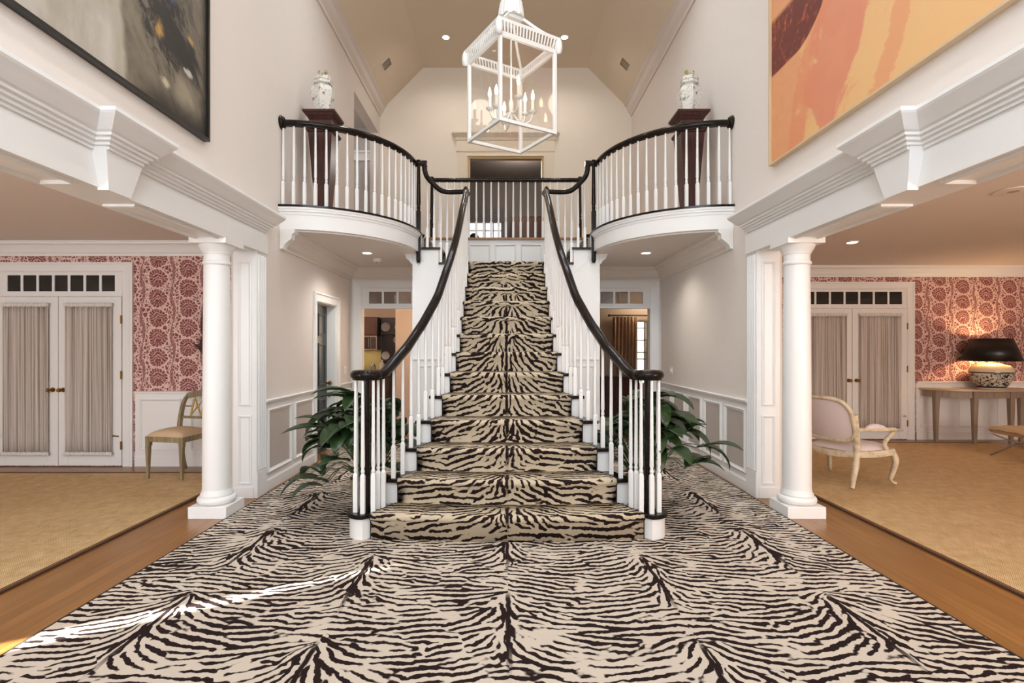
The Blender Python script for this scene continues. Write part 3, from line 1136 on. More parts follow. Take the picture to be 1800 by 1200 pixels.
for s in (-1, 1):
    side = SIDE[s]
    bl = thing('stair_balustrade', 'curving balustrade up the %s side of the stairs, black rail on white balusters' % side, 'balustrade', (s * 1.02, 4.2, 0.2), 'stair balustrades')
    # handrail
    pts = []
    # round volute cap then the run
    pts.append((VC[0] - 0.055, VC[1] - 0.07, 1.252))
    pts.append((VC[0] - 0.088, VC[1] + 0.005, 1.252))
    pts.append((0.965, 4.235, 1.266))
    for k in (2.0, 2.3, 2.7, 3, 3.5, 4, 4.5, 5, 5.5, 6, 6.5, 7, 8, 9, 10, 11, 12, 12.55):
        y = YK(k) + BOW.get(int(k), 0) * 0.8
        pts.append((rx(YK(k)) + 0.0, y, interp(RAILZ, k)))
    path = spline(pts, 5)
    m = MB(s)
    m.sweep(path, RAILP, scale=[1.18] * len(path))
    vol = [(VC[0] + 0.085 * math.cos(a), VC[1] + 0.085 * math.sin(a), 1.252) for a in [2 * PI * i / 28 for i in range(28)]]
    m.sweep(vol, RAILP, closed=True, scale=[1.18] * 28)
    m.lathe(VC[0], VC[1], [(0.082, 1.207), (0.082, 1.278)], 24)
    m.build('handrail', BLACKW, bl, smooth=50)
    # newel at the centre of the volute
    m = MB(s)
    m.lathe(VC[0], VC[1], [(0.027, 0.2), (0.027, 0.42), (0.018, 0.45), (0.024, 0.48), (0.026, 0.6), (0.022, 1.212)], 16)
    m.build('newel_post', BLACKW, bl, smooth=40)
    for a in (115, 165, 215, 265, 318, 25, 70):
        q = math.radians(a)
        baluster(VC[0] - 0.088 * math.cos(q), VC[1] + 0.088 * math.sin(q), 0.2, 1.215, bl, s, 0.30)
    # two balusters to a tread
    for k in range(2, 12):
        for f in (0.10, 0.60):
            kk = k + f
            y = YK(kk) + BOW.get(k, 0) * 0.8
            z1 = interp([(p[1], p[2]) for p in path[6:]], y) - 0.045
            baluster(rx(YK(kk)), y, k * R, z1, bl, s)
    y = YK(12.15)
    baluster(rx(y), y, 2.4, interp([(p[1], p[2]) for p in path[6:]], y) - 0.04, bl, s)
    baluster(0.968, 4.232, 0.2, 1.215, bl, s, 0.30)

    # landing balustrade: newel, level rail, gooseneck up to the balcony newel
    ld = thing('landing_balustrade', 'black rail with gooseneck rising from the %s stair newel to the balcony newel' % side, 'balustrade', (s * 0.53, YL, 2.4), 'landing balustrades')
    nx = 0.535
    m = MB(s)
    m.box(nx - 0.024, nx + 0.024, YL - 0.10, YL - 0.052, 2.40, 2.95)
    m.lathe(nx, YL - 0.076, [(0.024, 2.95), (0.016, 2.97), (0.026, 3.0), (0.026, 3.06), (0.019, 3.40), (0.026, 3.43), (0.034, 3.46), (0.040, 3.52), (0.034, 3.565), (0.018, 3.59), (0.004, 3.60)], 14)
    m.build('newel_post', BLACKW, ld, smooth=40)
    yr = YL - 0.045
    path = spline([(nx, yr - 0.02, 3.53), (0.70, yr, 3.53), (0.82, yr, 3.535), (0.90, yr, 3.57), (1.00, yr, 3.665), (1.06, yr, 3.74), (1.085, yr, 3.82)], 6) + [Vector((1.088, yr, 3.90))]
    m = MB(s)
    m.sweep(path, RAILP, up=(0.3, 1, 0))
    m.box(1.052, 1.125, yr - 0.036, yr + 0.036, 3.88, 3.94)
    m.sweep([(1.08, yr, 3.915), (1.17, yr - 0.02, 3.915)], RAILP)
    m.build('handrail', BLACKW, ld, smooth=50)
    for x, z0 in ((0.62, 2.60), (0.705, 2.60), (0.79, 2.60), (0.875, 2.60), (0.965, 2.80), (1.055, 2.80)):
        z1 = max(p.z for p in path if abs(p.x - x) < 0.07) if x > 0.8 else 3.53
        zz = interp(sorted([(p.x, p.z) for p in path]), x) - 0.035
        baluster(x, YL + 0.0, z0, zz, ld, s)

    # ---- balcony
    EC, EA, EB = (W, 7.20), 1.285, 1.37
    def arc(o, n=28, a0=0.0, a1=1.0):
        return [(EC[0] - (EA + o) * math.sin(q), EC[1] - (EB + o) * math.cos(q)) for q in [(a0 + (a1 - a0) * i / n) * PI / 2 for i in range(n + 1)]]
    bc = holder('balcony', '%s curved white balcony under the %s pedestal' % (side, side), 'balcony', (s * W, 7.2, 2.72))
    bc['kind'] = 'thing'
    slab = lambda o: arc(o) + [(EC[0] - EA - o, 8.485), (W - 0.002, 8.485)]
    MB(s).flat(slab(0), 2.735, 2.90).build('fascia', TRIM, bc, smooth=30)
    m = MB(s)
    for o, z0, z1 in ((0.008, 2.895, 2.925), (0.022, 2.925, 2.950), (0.030, 2.950, 2.972)):
        m.flat(slab(o), z0, z1)
    m.build('fascia_moulding', TRIM, bc, smooth=30)
    MB(s).flat(slab(0.036), 2.972, 2.995).build('black_nosing', BLACKW, bc, smooth=30)
    MB(s).flat(slab(-0.03), 2.995, 3.0).build('floor_boards', OAK, bc)
    MB(s).flat(slab(-0.04), 2.715, 2.735).build('soffit', SOFFIT, bc)
    # brackets: at the hall wall and at the landing corner
    br = [(0, 2.735), (0.0, 2.52), (0.03, 2.525), (0.05, 2.57), (0.085, 2.60), (0.125, 2.63), (0.13, 2.68), (0.16, 2.70), (0.16, 2.735)]
    m = MB(s)
    m.prism([(W - 0.003 - a, 5.83, b) for a, b in br], (0, 0.10, 0))
    m.build('bracket', TRIM, bc, smooth=40)
    m = MB(s)
    m.prism([(1.26 + a * 0.7, YL + 0.02, 2.735 - (2.735 - b) * 0.7) for a, b in br], (0, 0.08, 0))
    m.build('bracket', TRIM, bc, smooth=40)

    bb = thing('balcony_balustrade', 'curved balustrade around the %s balcony, black rail on white balusters' % side, 'balustrade', (s * 1.8, 6.4, 3.0), 'balcony balustrades')
    rp = [(x, y, 3.905) for x, y in arc(-0.045, 40, -0.0, 1.0)]
    rp = [(W - 0.006, rp[0][1], 3.905)] + rp[1:] 
    m = MB(s)
    m.sweep(rp, RAILP, scale=[1.1] * len(rp))
    m.build('handrail', BLACKW, bb, smooth=50)
    m = MB(s)
    tmp = MB().lathe(0, 0, [(0.075, 0.0), (0.075, 0.012), (0.066, 0.02), (0.06, 0.035), (0.05, 0.04)], 20)
    m.add([(W - vz, rp[0][1] + vx, 3.90 + vy) for vx, vy, vz in tmp.v], tmp.f)
    m.build('rosette', BLACKW, bb, smooth=40)
    # balusters evenly along the curve
    dense = arc(-0.045, 400)
    L = [0]
    for a, b in zip(dense, dense[1:]):
        L.append(L[-1] + math.hypot(b[0] - a[0], b[1] - a[1]))
    n = 18
    for i in range(n):
        d_ = L[-1] * (i + 0.02) / (n - 0.2) + 0.02
        j = min(range(len(L)), key=lambda q: abs(L[q] - d_))
        x, y = dense[j]
        baluster(x, y, 3.0, 3.87, bb, s)
    m = MB(s)
    nx, ny = EC[0] - EA + 0.0, YL - 0.055
    m.box(nx - 0.028, nx + 0.028, ny - 0.028, ny + 0.028, 2.62, 3.27)
    m.taper(nx, ny, 2.585, 2.62, 0.018, 0.018, 0.028, 0.028)
    m.lathe(nx, ny, [(0.028, 3.27), (0.02, 3.29), (0.027, 3.315), (0.02, 3.335), (0.028, 3.37), (0.021, 3.87), (0.03, 3.89), (0.03, 3.95)], 14)
    m.build('newel_post', BLACKW, bb, smooth=40)

# level balustrade at the back of the landing
hb = thing('hall_balustrade', 'straight black rail with white balusters along the upper hall edge', 'balustrade', (0, 8.50, ZH))
MB().sweep([(-1.16, 8.5, 4.10), (1.16, 8.5, 4.10)], RAILP).build('handrail', BLACKW, hb, smooth=50)
for i in range(19):
    baluster(-1.044 + i * 0.116, 8.5, ZH, 4.065, hb)
for s in (-1, 1):
    m = MB(s)
    m.box(1.14, 1.19, 8.475, 8.525, ZH, 3.47)
    m.lathe(1.165, 8.5, [(0.025, 3.47), (0.018, 3.49), (0.027, 3.52), (0.02, 3.54), (0.027, 3.58), (0.02, 4.06), (0.03, 4.08), (0.03, 4.14)], 14)
    m.build('newel_post', BLACKW, hb, smooth=40)
# ------------------------------------------------------------------ columns
for s in (-1, 1):
    side = SIDE[s]
    near = 'in front of the rose wallpaper and side chair' if s < 0 else 'in front of the upholstered armchair'
    cx, cy = 2.545, 4.745
    c = thing('column', 'round white column on a square plinth, %s' % near, 'column', (s * cx, cy, 0), 'columns at the room openings')
    MB(s).box(cx - 0.163, cx + 0.163, cy - 0.163, cy + 0.163, 0, 0.10).build('plinth', TRIM, c, bevel=0.004)
    m = MB(s)
    tor = [(0.152 + 0.010 * 0, 0.10)] + [(0.125 + 0.033 * math.cos(a), 0.135 + 0.034 * math.sin(a)) for a in [-PI / 2 + PI * i / 10 for i in range(11)]] + [(0.132, 0.172), (0.132, 0.186), (0.122, 0.20), (0.117, 0.225)]
    m.lathe(cx, cy, tor, 40)
    m.build('base', TRIM, c, smooth=40)
    m = MB(s)
    m.lathe(cx, cy, [(0.117, 0.22)] + [(0.1165 - 0.0125 * (t ** 1.8), 0.22 + 1.955 * t) for t in [i / 14 for i in range(15)]], 40)
    m.build('shaft', TRIM, c, smooth=40)
    m = MB(s)
    m.lathe(cx, cy, [(0.104, 2.17), (0.114, 2.178), (0.118, 2.19), (0.114, 2.202), (0.105, 2.21), (0.105, 2.262), (0.112, 2.268), (0.112, 2.278), (0.125, 2.296), (0.140, 2.326), (0.145, 2.345), (0.10, 2.346)], 40)
    m.box(cx - 0.158, cx + 0.158, cy - 0.158, cy + 0.158, 2.345, 2.392)
    m.build('capital', TRIM, c, smooth=40)

# ------------------------------------------------------------------ paintings
m1 = Mat('abstract_dark_canvas', 0.55)
x, y, z = m1.xyz()               # local: y along the wall (0 at the far edge), z up from the lower edge
u, v = y, z
sx_, tx_ = u * 0.75 + v * 0.65, u * 0.65 - v * 0.75
n1 = m1.noise(m1.vec(u * 0.9, v * 0.7), 2.6, 6, 0.6, 0.6)
n2 = m1.noise(m1.vec(sx_ * 3.4, tx_ * 1.1), 2.2, 6, 0.65, 0.7)
n3 = m1.noise(m1.vec(sx_ * 2.2 + 4.0, tx_), 6.0, 6, 0.7, 1.0)
n4 = m1.noise(m1.vec(u * 1.0, v * 0.25 + 3.0), 5.0, 4, 0.6, 0.3)
pale = m1.mix((n1 * 0.5 + n4 * 0.5).step(0.38, 0.62), rgb(166, 155, 139), rgb(193, 185, 175))
taupe = m1.mix((n1 * 0.6 + n2 * 0.4).step(0.36, 0.64), rgb(56, 48, 38), rgb(128, 117, 99))
edge = u + 0.95 + (v - 0.4) * 0.10 + (n2 - 0.5) * 0.12
base = m1.mix((edge + 0.10).step(-0.06, 0.03) * 0.45, pale, rgb(151, 137, 110))
base = m1.mix(edge.step(-0.03, 0.03), base, taupe)
def blob(mm, u, v, a, b, ru, rv, nn, soft=0.2, rag=2.6):
    d = (((u - a) / ru) * ((u - a) / ru) + ((v - b) / rv) * ((v - b) / rv)).sqrt() + (nn - 0.5) * rag
    return d.step(1.0, soft)
base = m1.mix(blob(m1, u, v, -0.26, 0.24, 0.20, 0.15, n2) * 0.8, base, rgb(158, 146, 124))
base = m1.mix(blob(m1, u, v, -0.78, 0.20, 0.14, 0.13, n2) * 0.5, base, rgb(115, 104, 88))
dk = blob(m1, u, v, -0.52, 0.62, 0.30, 0.36, n3, 0.5, 3.0).max(blob(m1, u, v, -0.24, 0.52, 0.22, 0.20, n2, 0.4, 3.0)).max(blob(m1, u, v, -0.62, 1.0, 0.26, 0.32, n3, 0.4, 3.0))
base = m1.mix(dk * edge.step(0.0, 0.12) * 0.95, base, rgb(27, 22, 19))
base = m1.mix(v.step(0.20, 0.02) * edge.step(0.0, 0.35) * 0.85, base, rgb(31, 25, 21))
base = m1.mix(u.step(-0.10, 0.0) * 0.7, base, rgb(36, 31, 25))
base = m1.mix(blob(m1, u, v, -0.59, 0.53, 0.060, 0.085, n3), base, rgb(178, 137, 76))
base = m1.mix(blob(m1, u, v, -0.52, 0.20, 0.06, 0.045, n3), base, rgb(185, 175, 149))
base = m1.mix(blob(m1, u, v, -0.24, 0.40, 0.075, 0.03, n3), base, rgb(185, 180, 171))
base = m1.mix(blob(m1, u, v, -0.22, 0.66, 0.06, 0.045, n3), base, rgb(171, 139, 86))
base = m1.mix(blob(m1, u, v, -0.44, 0.92, 0.07, 0.11, n3), base, rgb(67, 108, 180))
base = m1.mix(blob(m1, u, v, -0.60, 0.88, 0.05, 0.16, n3), base, rgb(180, 171, 157))
base = m1.mix(blob(m1, u, v, -1.12, 0.62, 0.03, 0.22, n2, 0.1, 1.4) * 0.6, base, rgb(202, 196, 187))
m1.color(base)
m1.bump(n3, 0.2, 0.008)

m2 = Mat('abstract_orange_canvas', 0.6)
x, y, z = m2.xyz()
u, v = y * -1.0, z               # u grows towards the entrance from the far edge
n1 = m2.noise(m2.vec(u, v), 2.6, 5, 0.6, 0.8)
n2 = m2.noise(m2.vec(u + 9.0, v), 7.0, 4, 0.6, 1.0)
base = m2.mix((n1 + (u - 0.7) * 0.16).step(0.42, 0.60), rgb(220, 153, 105), rgb(227, 182, 124))
base = m2.mix(n2.step(0.3, 0.7) * 0.25, base, rgb(231, 168, 120))
sal = ((u - 0.95 + (v - 0.6) * -0.28).abs() + (n1 - 0.5) * 0.75 + (0.35 - v).max(0.0) * 0.5)
base = m2.mix(sal.step(0.34, 0.27) * 0.85, base, rgb(215, 134, 105))
sal2 = ((u - 0.40 + v * -0.35).abs() + (n1 - 0.5) * 0.6)
base = m2.mix(sal2.step(0.16, 0.09) * 0.6, base, rgb(219, 136, 96))
drip = ((u - 1.62 - (v - 0.4) * 0.5).abs() + (n2 - 0.5) * 0.25)
base = m2.mix(drip.step(0.10, 0.07) * 0.7, base, rgb(219, 145, 103))
# dark russet band at the far upper edge
low = v - (0.785 + ((u - 0.40).max(0.0) * 1.0).pow(2.0) * 1.2)
rim = u - (0.72 + (v - 0.82) * 0.45)
up = v - (1.28 - u * 0.03)
band = low.step(-0.01, 0.01) * rim.step(0.02, -0.02) * up.step(0.03, -0.03)
fleck = m2.noise(m2.vec(u * 2.0 - v * 1.2, v * 0.8 + u), 7.0, 5, 0.7, 1.0)
russ = m2.mix(fleck.step(0.52, 0.68), rgb(104, 38, 24), rgb(194, 92, 47))
base = m2.mix(band, base, russ)
m2.color(base)

for s, mt, fm, y0, y1, lab in ((-1, m1.m, paint('black_frame', (24, 22, 20), 0.35), 2.2, 4.37, 'large abstract painting in dark taupe and cream with black frame'),
                               (1, m2.m, paint('pale_wood_frame', (206, 180, 146), 0.45), 2.25, 4.96, 'large abstract painting in peach, orange and russet with thin pale frame')):
    zb = 3.115
    p = thing('painting', lab, 'painting', (s * (W - 0.0), y1 - 0.02, zb + 0.02), 'abstract paintings in the hall')
    h = 2.3
    m = MB(-s)
    m.box(-W, -W + 0.028, y0 + 0.02, y1 - 0.02, zb + 0.02, zb + h - 0.02)
    m.build('canvas', mt, p)
    m = MB(-s)
    fw = 0.022 if s < 0 else 0.016
    m.frame(lambda a, b, hh: (-W + hh, a, b), y0, y1, zb, zb + h, [(0, 0), (0, 0.05), (fw, 0.05), (fw, 0.03), (fw, 0)])
    m.build('frame', fm, p)

# ------------------------------------------------------------------ the lantern
LW = paint('lantern_white', (228, 227, 224), 0.35, 0.01)
lx, ly, lz = 0.035, 4.56, 3.215
ln = thing('hanging_lantern', 'large white square lantern with pierced gallery hanging from the vault', 'lantern', (0, 0, 0))
a = 0.262
hgt = 0.665
lobj = []
m = MB()
for i in (-1, 1):
    for j in (-1, 1):
        m.box(i * a - 0.014, i * a + 0.014, j * a - 0.014, j * a + 0.014, 0, hgt + 0.03)
for z in (0.0, hgt):
    for i in (-1, 1):
        m.box(-a, a, i * a - 0.0125, i * a + 0.0125, z + 0.001, z + 0.028)
        m.box(i * a - 0.0125, i * a + 0.0125, -a, a, z + 0.0015, z + 0.0285)
m.build('frame', LW, ln, bevel=0.003)
m = MB()
for i in (-1, 1):
    m.box(-a + 0.014, a - 0.014, i * a - 0.002, i * a + 0.002, 0.028, hgt)
    m.box(i * a - 0.002, i * a + 0.002, -a + 0.014, a - 0.014, 0.028, hgt)
m.build('glass', thin_glass('lantern_glass', 0.07), ln)
# pierced gallery, leaning outwards, with rounded ears at the corners
m = MB()
g0, g1, gz0, gz1 = a + 0.012, a + 0.036, hgt + 0.0, hgt + 0.125
for r in range(4):
    ca, sa = math.cos(r * PI / 2), math.sin(r * PI / 2)
    rot = lambda p: (p[0] * ca - p[1] * sa, p[0] * sa + p[1] * ca, p[2])
    def slab_(u0, u1, t0, t1, th=0.006):
        q = []
        for uu, tt, o in ((u0, t0, 0), (u1, t0, 0), (u1, t0, th), (u0, t0, th), (u0, t1, 0), (u1, t1, 0), (u1, t1, th), (u0, t1, th)):
            off = g0 + (g1 - g0) * tt
            sc_ = off / g0
            q.append(rot((uu * sc_, -off + o, gz0 + (gz1 - gz0) * tt)))
        m.hexa(q)
    slab_(-g0, g0, 0.0, 0.26)
    slab_(-g0, g0, 0.82, 1.0)
    nsl = 19
    for k in range(nsl):
        u = -g0 * 0.92 + 2 * g0 * 0.92 * k / (nsl - 1)
        slab_(u - 0.0062, u + 0.0062, 0.28, 0.82)
    slab_(-g0, -g0 * 0.93, 0.28, 0.82)
    slab_(g0 * 0.93, g0, 0.28, 0.82)
    # corner ear: a round boss on the corner
    cr = rot((g1 - 0.012, -g1 + 0.012, 0))
    m.lathe(cr[0], cr[1], [(0.012, gz0 - 0.005), (0.026, gz0 + 0.01), (0.031, gz0 + 0.05), (0.026, gz1 - 0.03), (0.014, gz1)], 14)
m.build('gallery', LW, ln, smooth=40)
m = MB()
rg = MB()
for i in range(4):
    ca, sa = math.cos(i * PI / 2), math.sin(i * PI / 2)
    rot = lambda p: (p[0] * ca - p[1] * sa, p[0] * sa + p[1] * ca, p[2])
    b0, b1, z0, z1 = g1 - 0.012, 0.075, gz1 - 0.008, gz1 + 0.20
    pth = spline([rot((-b0, -b0, z0)), rot((-b0 * 0.55 - b1 * 0.45, -b0 * 0.55 - b1 * 0.45, z0 + 0.075)), rot((-b1, -b1, z1))], 6)
    m.sweep(pth, [(-0.010, -0.010), (0.010, -0.010), (0.010, 0.010), (-0.010, 0.010)])
    for k in range(len(pth) - 1):
        p, q = pth[k], pth[k + 1]
        R4 = Matrix.Rotation(PI / 2, 3, 'Z')
        p2, q2 = R4 @ p, R4 @ q
        rg.add([tuple(p), tuple(p2), tuple(q2), tuple(q)], [(0, 1, 2, 3)])
m.build('roof_strut', LW, ln, smooth=40)
rg.build('roof_glass', thin_glass('lantern_roof_glass', 0.06), ln)
m = MB()
m.taper(0, 0, gz1 + 0.19, gz1 + 0.25, 0.07, 0.07, 0.07, 0.07)
nc = 20
zc = gz1 + 0.25
flute = []
for k in range(80):
    flute.append(1.0 + 0.05 * abs(math.sin(k * PI / 4)))
vs, fs = [], []
pr = [(0.106, zc - 0.02), (0.102, zc + 0.03), (0.09, zc + 0.10), (0.06, zc + 0.17), (0.03, zc + 0.20)]
for r, z in pr:
    for k in range(80):
        t = 2 * PI * k / 80
        dz = -0.018 * abs(math.sin(k * PI / 8)) if z < zc else 0
        vs.append((r * flute[k] * math.cos(t), r * flute[k] * math.sin(t), z + dz))
for i in range(len(pr) - 1):
    for k in range(80):
        fs.append((i * 80 + k, i * 80 + (k + 1) % 80, (i + 1) * 80 + (k + 1) % 80, (i + 1) * 80 + k))
fs.append(tuple(reversed(range(80))))
fs.append(tuple(range(320, 400)))
m.add(vs, fs)
m.build('cap', LW, ln, smooth=30)
top = 6.907 - lz
m = MB()
zz = zc + 0.19
m.tube([(0, 0, zz), (0, 0, zz + 0.05)], 0.012, 10)
k = 0
while zz + 0.04 < top - 0.06:
    ring = [(0.016 * math.cos(q), 0, zz + 0.06 + 0.034 * math.sin(q)) if k % 2 == 0 else (0, 0.016 * math.cos(q), zz + 0.06 + 0.034 * math.sin(q)) for q in [2 * PI * i / 12 for i in range(12)]]
    m.tube(ring, 0.0045, 6, closed=True, up=(0, 1, 0) if k % 2 == 0 else (1, 0, 0))
    zz += 0.055
    k += 1
m.build('chain', LW, ln, smooth=60)
MB().lathe(0, 0, [(0.012, top - 0.09), (0.03, top - 0.06), (0.075, top - 0.03), (0.08, top)], 20).build('canopy', LW, ln, smooth=40)
# candle cluster
m = MB()
m.tube([(0, 0, gz1 + 0.18), (0, 0, 0.16)], 0.008, 10)
m.lathe(0, 0, [(0.004, 0.13), (0.016, 0.15), (0.022, 0.18), (0.012, 0.21), (0.02, 0.24), (0.02, 0.30), (0.008, 0.33)], 14)
cands = []
for i in range(6):
    q = i * PI / 3 + 0.3
    r = 0.185
    cx_, cy_ = r * math.cos(q), r * math.sin(q)
    z_ = 0.20 if i % 2 else 0.26
    pth = spline([(0, 0, 0.23), (cx_ * 0.4, cy_ * 0.4, z_ - 0.07), (cx_ * 0.85, cy_ * 0.85, z_ - 0.07), (cx_, cy_, z_ + 0.0)], 6)
    m.tube(pth, 0.0075, 8)
    m.lathe(cx_, cy_, [(0.010, z_ - 0.01), (0.030, z_ + 0.005), (0.034, z_ + 0.016), (0.028, z_ + 0.016), (0.012, z_ + 0.006)], 14)
    cands.append((cx_, cy_, z_))
m.build('candle_arms', LW, ln, smooth=50)
for cx_, cy_, z_ in cands:
    cd = MB().lathe(cx_, cy_, [(0.0125, z_), (0.0125, z_ + 0.105), (0.006, z_ + 0.106)], 12).build('candle_sleeve', paint('candle_ivory', (240, 230, 210), 0.5), ln, smooth=40)
    MB().lathe(cx_, cy_, [(0.006, z_ + 0.105), (0.013, z_ + 0.122), (0.015, z_ + 0.14), (0.010, z_ + 0.165), (0.004, z_ + 0.185), (0.001, z_ + 0.195)], 12).build('bulb', BULB, cd, smooth=60)
ln.location = (lx, ly, lz)
ln.rotation_euler = (0, 0, math.radians(31))
lamp('lantern_light', 'POINT', (lx, ly, lz + 0.42), 2.5, (1.0, 0.88, 0.74), size=0.12)

# ------------------------------------------------------------------ pedestals with jars on the balconies
JAR = Mat('famille_porcelain', 0.12)
x, y, z = JAR.xyz()
nj = JAR.noise(scale=16.0, detail=4, rough=0.7, dist=1.5)
nj2 = JAR.noise(JAR.vec(x + 3.0, y, z), 22.0, 3, 0.6, 1.0)
band1 = (z * 1.0 - 0.33).abs().step(0.012, 0.006).max((z - 0.395).abs().step(0.01, 0.005))
cc = JAR.mix(nj.step(0.56, 0.62), rgb(226, 222, 214), rgb(128, 132, 120))
cc = JAR.mix(nj2.step(0.62, 0.66), cc, rgb(140, 104, 90))
cc = JAR.mix(band1 * 0.6, cc, rgb(150, 140, 110))
JAR.color(cc)
JARTOP = paint('porcelain_finial', (170, 162, 118), 0.25, 0.25, scale=40)
for s in (-1, 1):
    side = SIDE[s]
    px, py = 2.185, 6.47
    p = thing('pedestal', 'tall dark wood tapering pedestal on the %s balcony under a porcelain jar' % side, 'pedestal', (s * px, py, 3.0), 'pedestals on the balconies')
    m = MB(s)
    for z0, z1, a0, a1 in ((4.165, 4.205, 0.155, 0.185), (4.205, 4.232, 0.19, 0.19), (4.135, 4.165, 0.135, 0.15)):
        m.taper(px, py, z0, z1, a0, a0, a1, a1)
    m.build('cap', DARKWOOD, p, bevel=0.004)
    m = MB(s)
    m.taper(px, py, 4.02, 4.135, 0.128, 0.128, 0.132, 0.132)
    m.taper(px, py, 3.985, 4.02, 0.150, 0.150, 0.165, 0.165)
    m.build('neck', DARKWOOD, p, bevel=0.003)
    m = MB(s)
    m.taper(px, py, 3.09, 3.985, 0.078, 0.078, 0.140, 0.140)
    m.build('shaft', DARKWOOD, p, bevel=0.004)
    m = MB(s)
    m.taper(px, py, 3.0, 3.045, 0.125, 0.125, 0.125, 0.125).taper(px, py, 3.045, 3.09, 0.115, 0.115, 0.082, 0.082)
    m.build('foot', DARKWOOD, p, bevel=0.003)
    j = thing('porcelain_jar', 'tall white lidded porcelain jar with floral sprays on the %s pedestal' % side, 'jar', (s * px, py - 0.02, 4.232), 'porcelain jars on the pedestals')
    z0 = 4.232
    q = 1.1
    m = MB(s)
    m.lathe(px, py - 0.02, [(0.095 * q, z0), (0.09 * q, z0 + 0.02), (0.092 * q, z0 + 0.06), (0.115 * q, z0 + 0.15), (0.133 * q, z0 + 0.22), (0.136 * q, z0 + 0.26), (0.125 * q, z0 + 0.30), (0.10 * q, z0 + 0.33), (0.078 * q, z0 + 0.345), (0.078 * q, z0 + 0.36)], 6, PI / 6)
    m.build('body', JAR.m, j, smooth=15, bevel=0.006)
    m = MB(s)
    m.lathe(px, py - 0.02, [(0.10 * q, z0 + 0.355), (0.105 * q, z0 + 0.365), (0.10 * q, z0 + 0.385), (0.098 * q, z0 + 0.43), (0.085 * q, z0 + 0.445), (0.03, z0 + 0.452)], 6, PI / 6)
    m.build('lid', JAR.m, j, bevel=0.004)
    # crouching lion finial
    m = MB(s)
    jx, jy = px, py - 0.02
    m.sphere((jx + 0.005, jy, z0 + 0.475), 0.032, 10, 8, (1.25, 0.8, 0.9))
    m.sphere((jx - 0.035, jy - 0.006, z0 + 0.510), 0.022, 10, 8, (1.0, 0.9, 1.0))
    m.sphere((jx - 0.054, jy - 0.008, z0 + 0.503), 0.011, 8, 6)
    m.tube([(jx - 0.03, jy - 0.012, z0 + 0.48), (jx - 0.035, jy - 0.014, z0 + 0.449)], 0.009, 6)
    m.tube([(jx + 0.03, jy - 0.012, z0 + 0.47), (jx + 0.035, jy - 0.014, z0 + 0.449)], 0.009, 6)
    m.tube(spline([(jx + 0.035, jy, z0 + 0.48), (jx + 0.055, jy, z0 + 0.505), (jx + 0.045, jy, z0 + 0.53)], 4), 0.008, 6)
    m.build('finial', JARTOP, j, smooth=70)

# ------------------------------------------------------------------ ceiling fittings
def downlight(x, y, z, label, power, tilt=None, angle=110, color=(1.0, 0.94, 0.87), rim=0.075):
    d = thing('recessed_light', label, 'ceiling light', (x, y, z), 'recessed ceiling lights')
    m = MB()
    ring = [(x + 1.0 * math.cos(t), y + 1.0 * math.sin(t)) for t in [0]]
    m.lathe(x, y, [(rim * 0.78, z - 0.004), (rim * 0.8, z - 0.010), (rim, z - 0.006), (rim, z - 0.0005), (rim * 0.5, z - 0.0005)], 28)
    m.build('trim_ring', TRIM, d, smooth=40)
    MB().lathe(x, y, [(rim * 0.76, z - 0.012), (rim * 0.5, z - 0.016), (0.004, z - 0.018)], 24).build('bulb_face', DOWNL, d, smooth=60)
    o = lamp('recessed_light_lamp', 'SPOT', (x, y, z - 0.03), power, color, (0, 0, 0), 0.05, angle=math.radians(angle), blend=0.8)
    return d


downlight(-1.05, 9.48, 6.907, 'glowing recessed light in the vault, on the left of the lantern', 60, angle=160)
downlight(1.03, 9.48, 6.907, 'glowing recessed light in the vault, on the right of the lantern', 60, angle=160)
for yy_ in (2.6, 6.2):  # four unseen downlights added as fill light for the deep hall
    for s in (-1, 1):
        downlight(s * 1.04, yy_, 6.907, 'added recessed fill light, out of view in the vault above the %s, %s side' % ('hall carpet' if yy_ < 4 else 'staircase', SIDE[s]), 152, angle=150, color=(0.86, 0.94, 1.0))
downlight(-1.84, 7.15, 2.715, 'glowing recessed light under the left balcony', 58, angle=140)
downlight(1.85, 7.15, 2.715, 'glowing recessed light under the right balcony', 38, angle=140)
downlight(4.23, 6.61, 2.75, 'glowing recessed light in the ceiling above the armchair', 18, angle=140)

sd = thing('smoke_detector', 'small white smoke detector under the left balcony beside the recessed light', 'smoke detector', (-1.83, 7.66, 2.715))
MB().lathe(-1.83, 7.66, [(0.06, 2.715), (0.066, 2.705), (0.062, 2.685), (0.04, 2.672), (0.038, 2.668), (0.012, 2.666)], 24).build('case', TRIM, sd, smooth=35)
MB().lathe(-1.83, 7.66, [(0.014, 2.668), (0.012, 2.660), (0.004, 2.659)], 14).build('sensor', paint('vent_grey', (120, 116, 112), 0.5), sd, smooth=35)

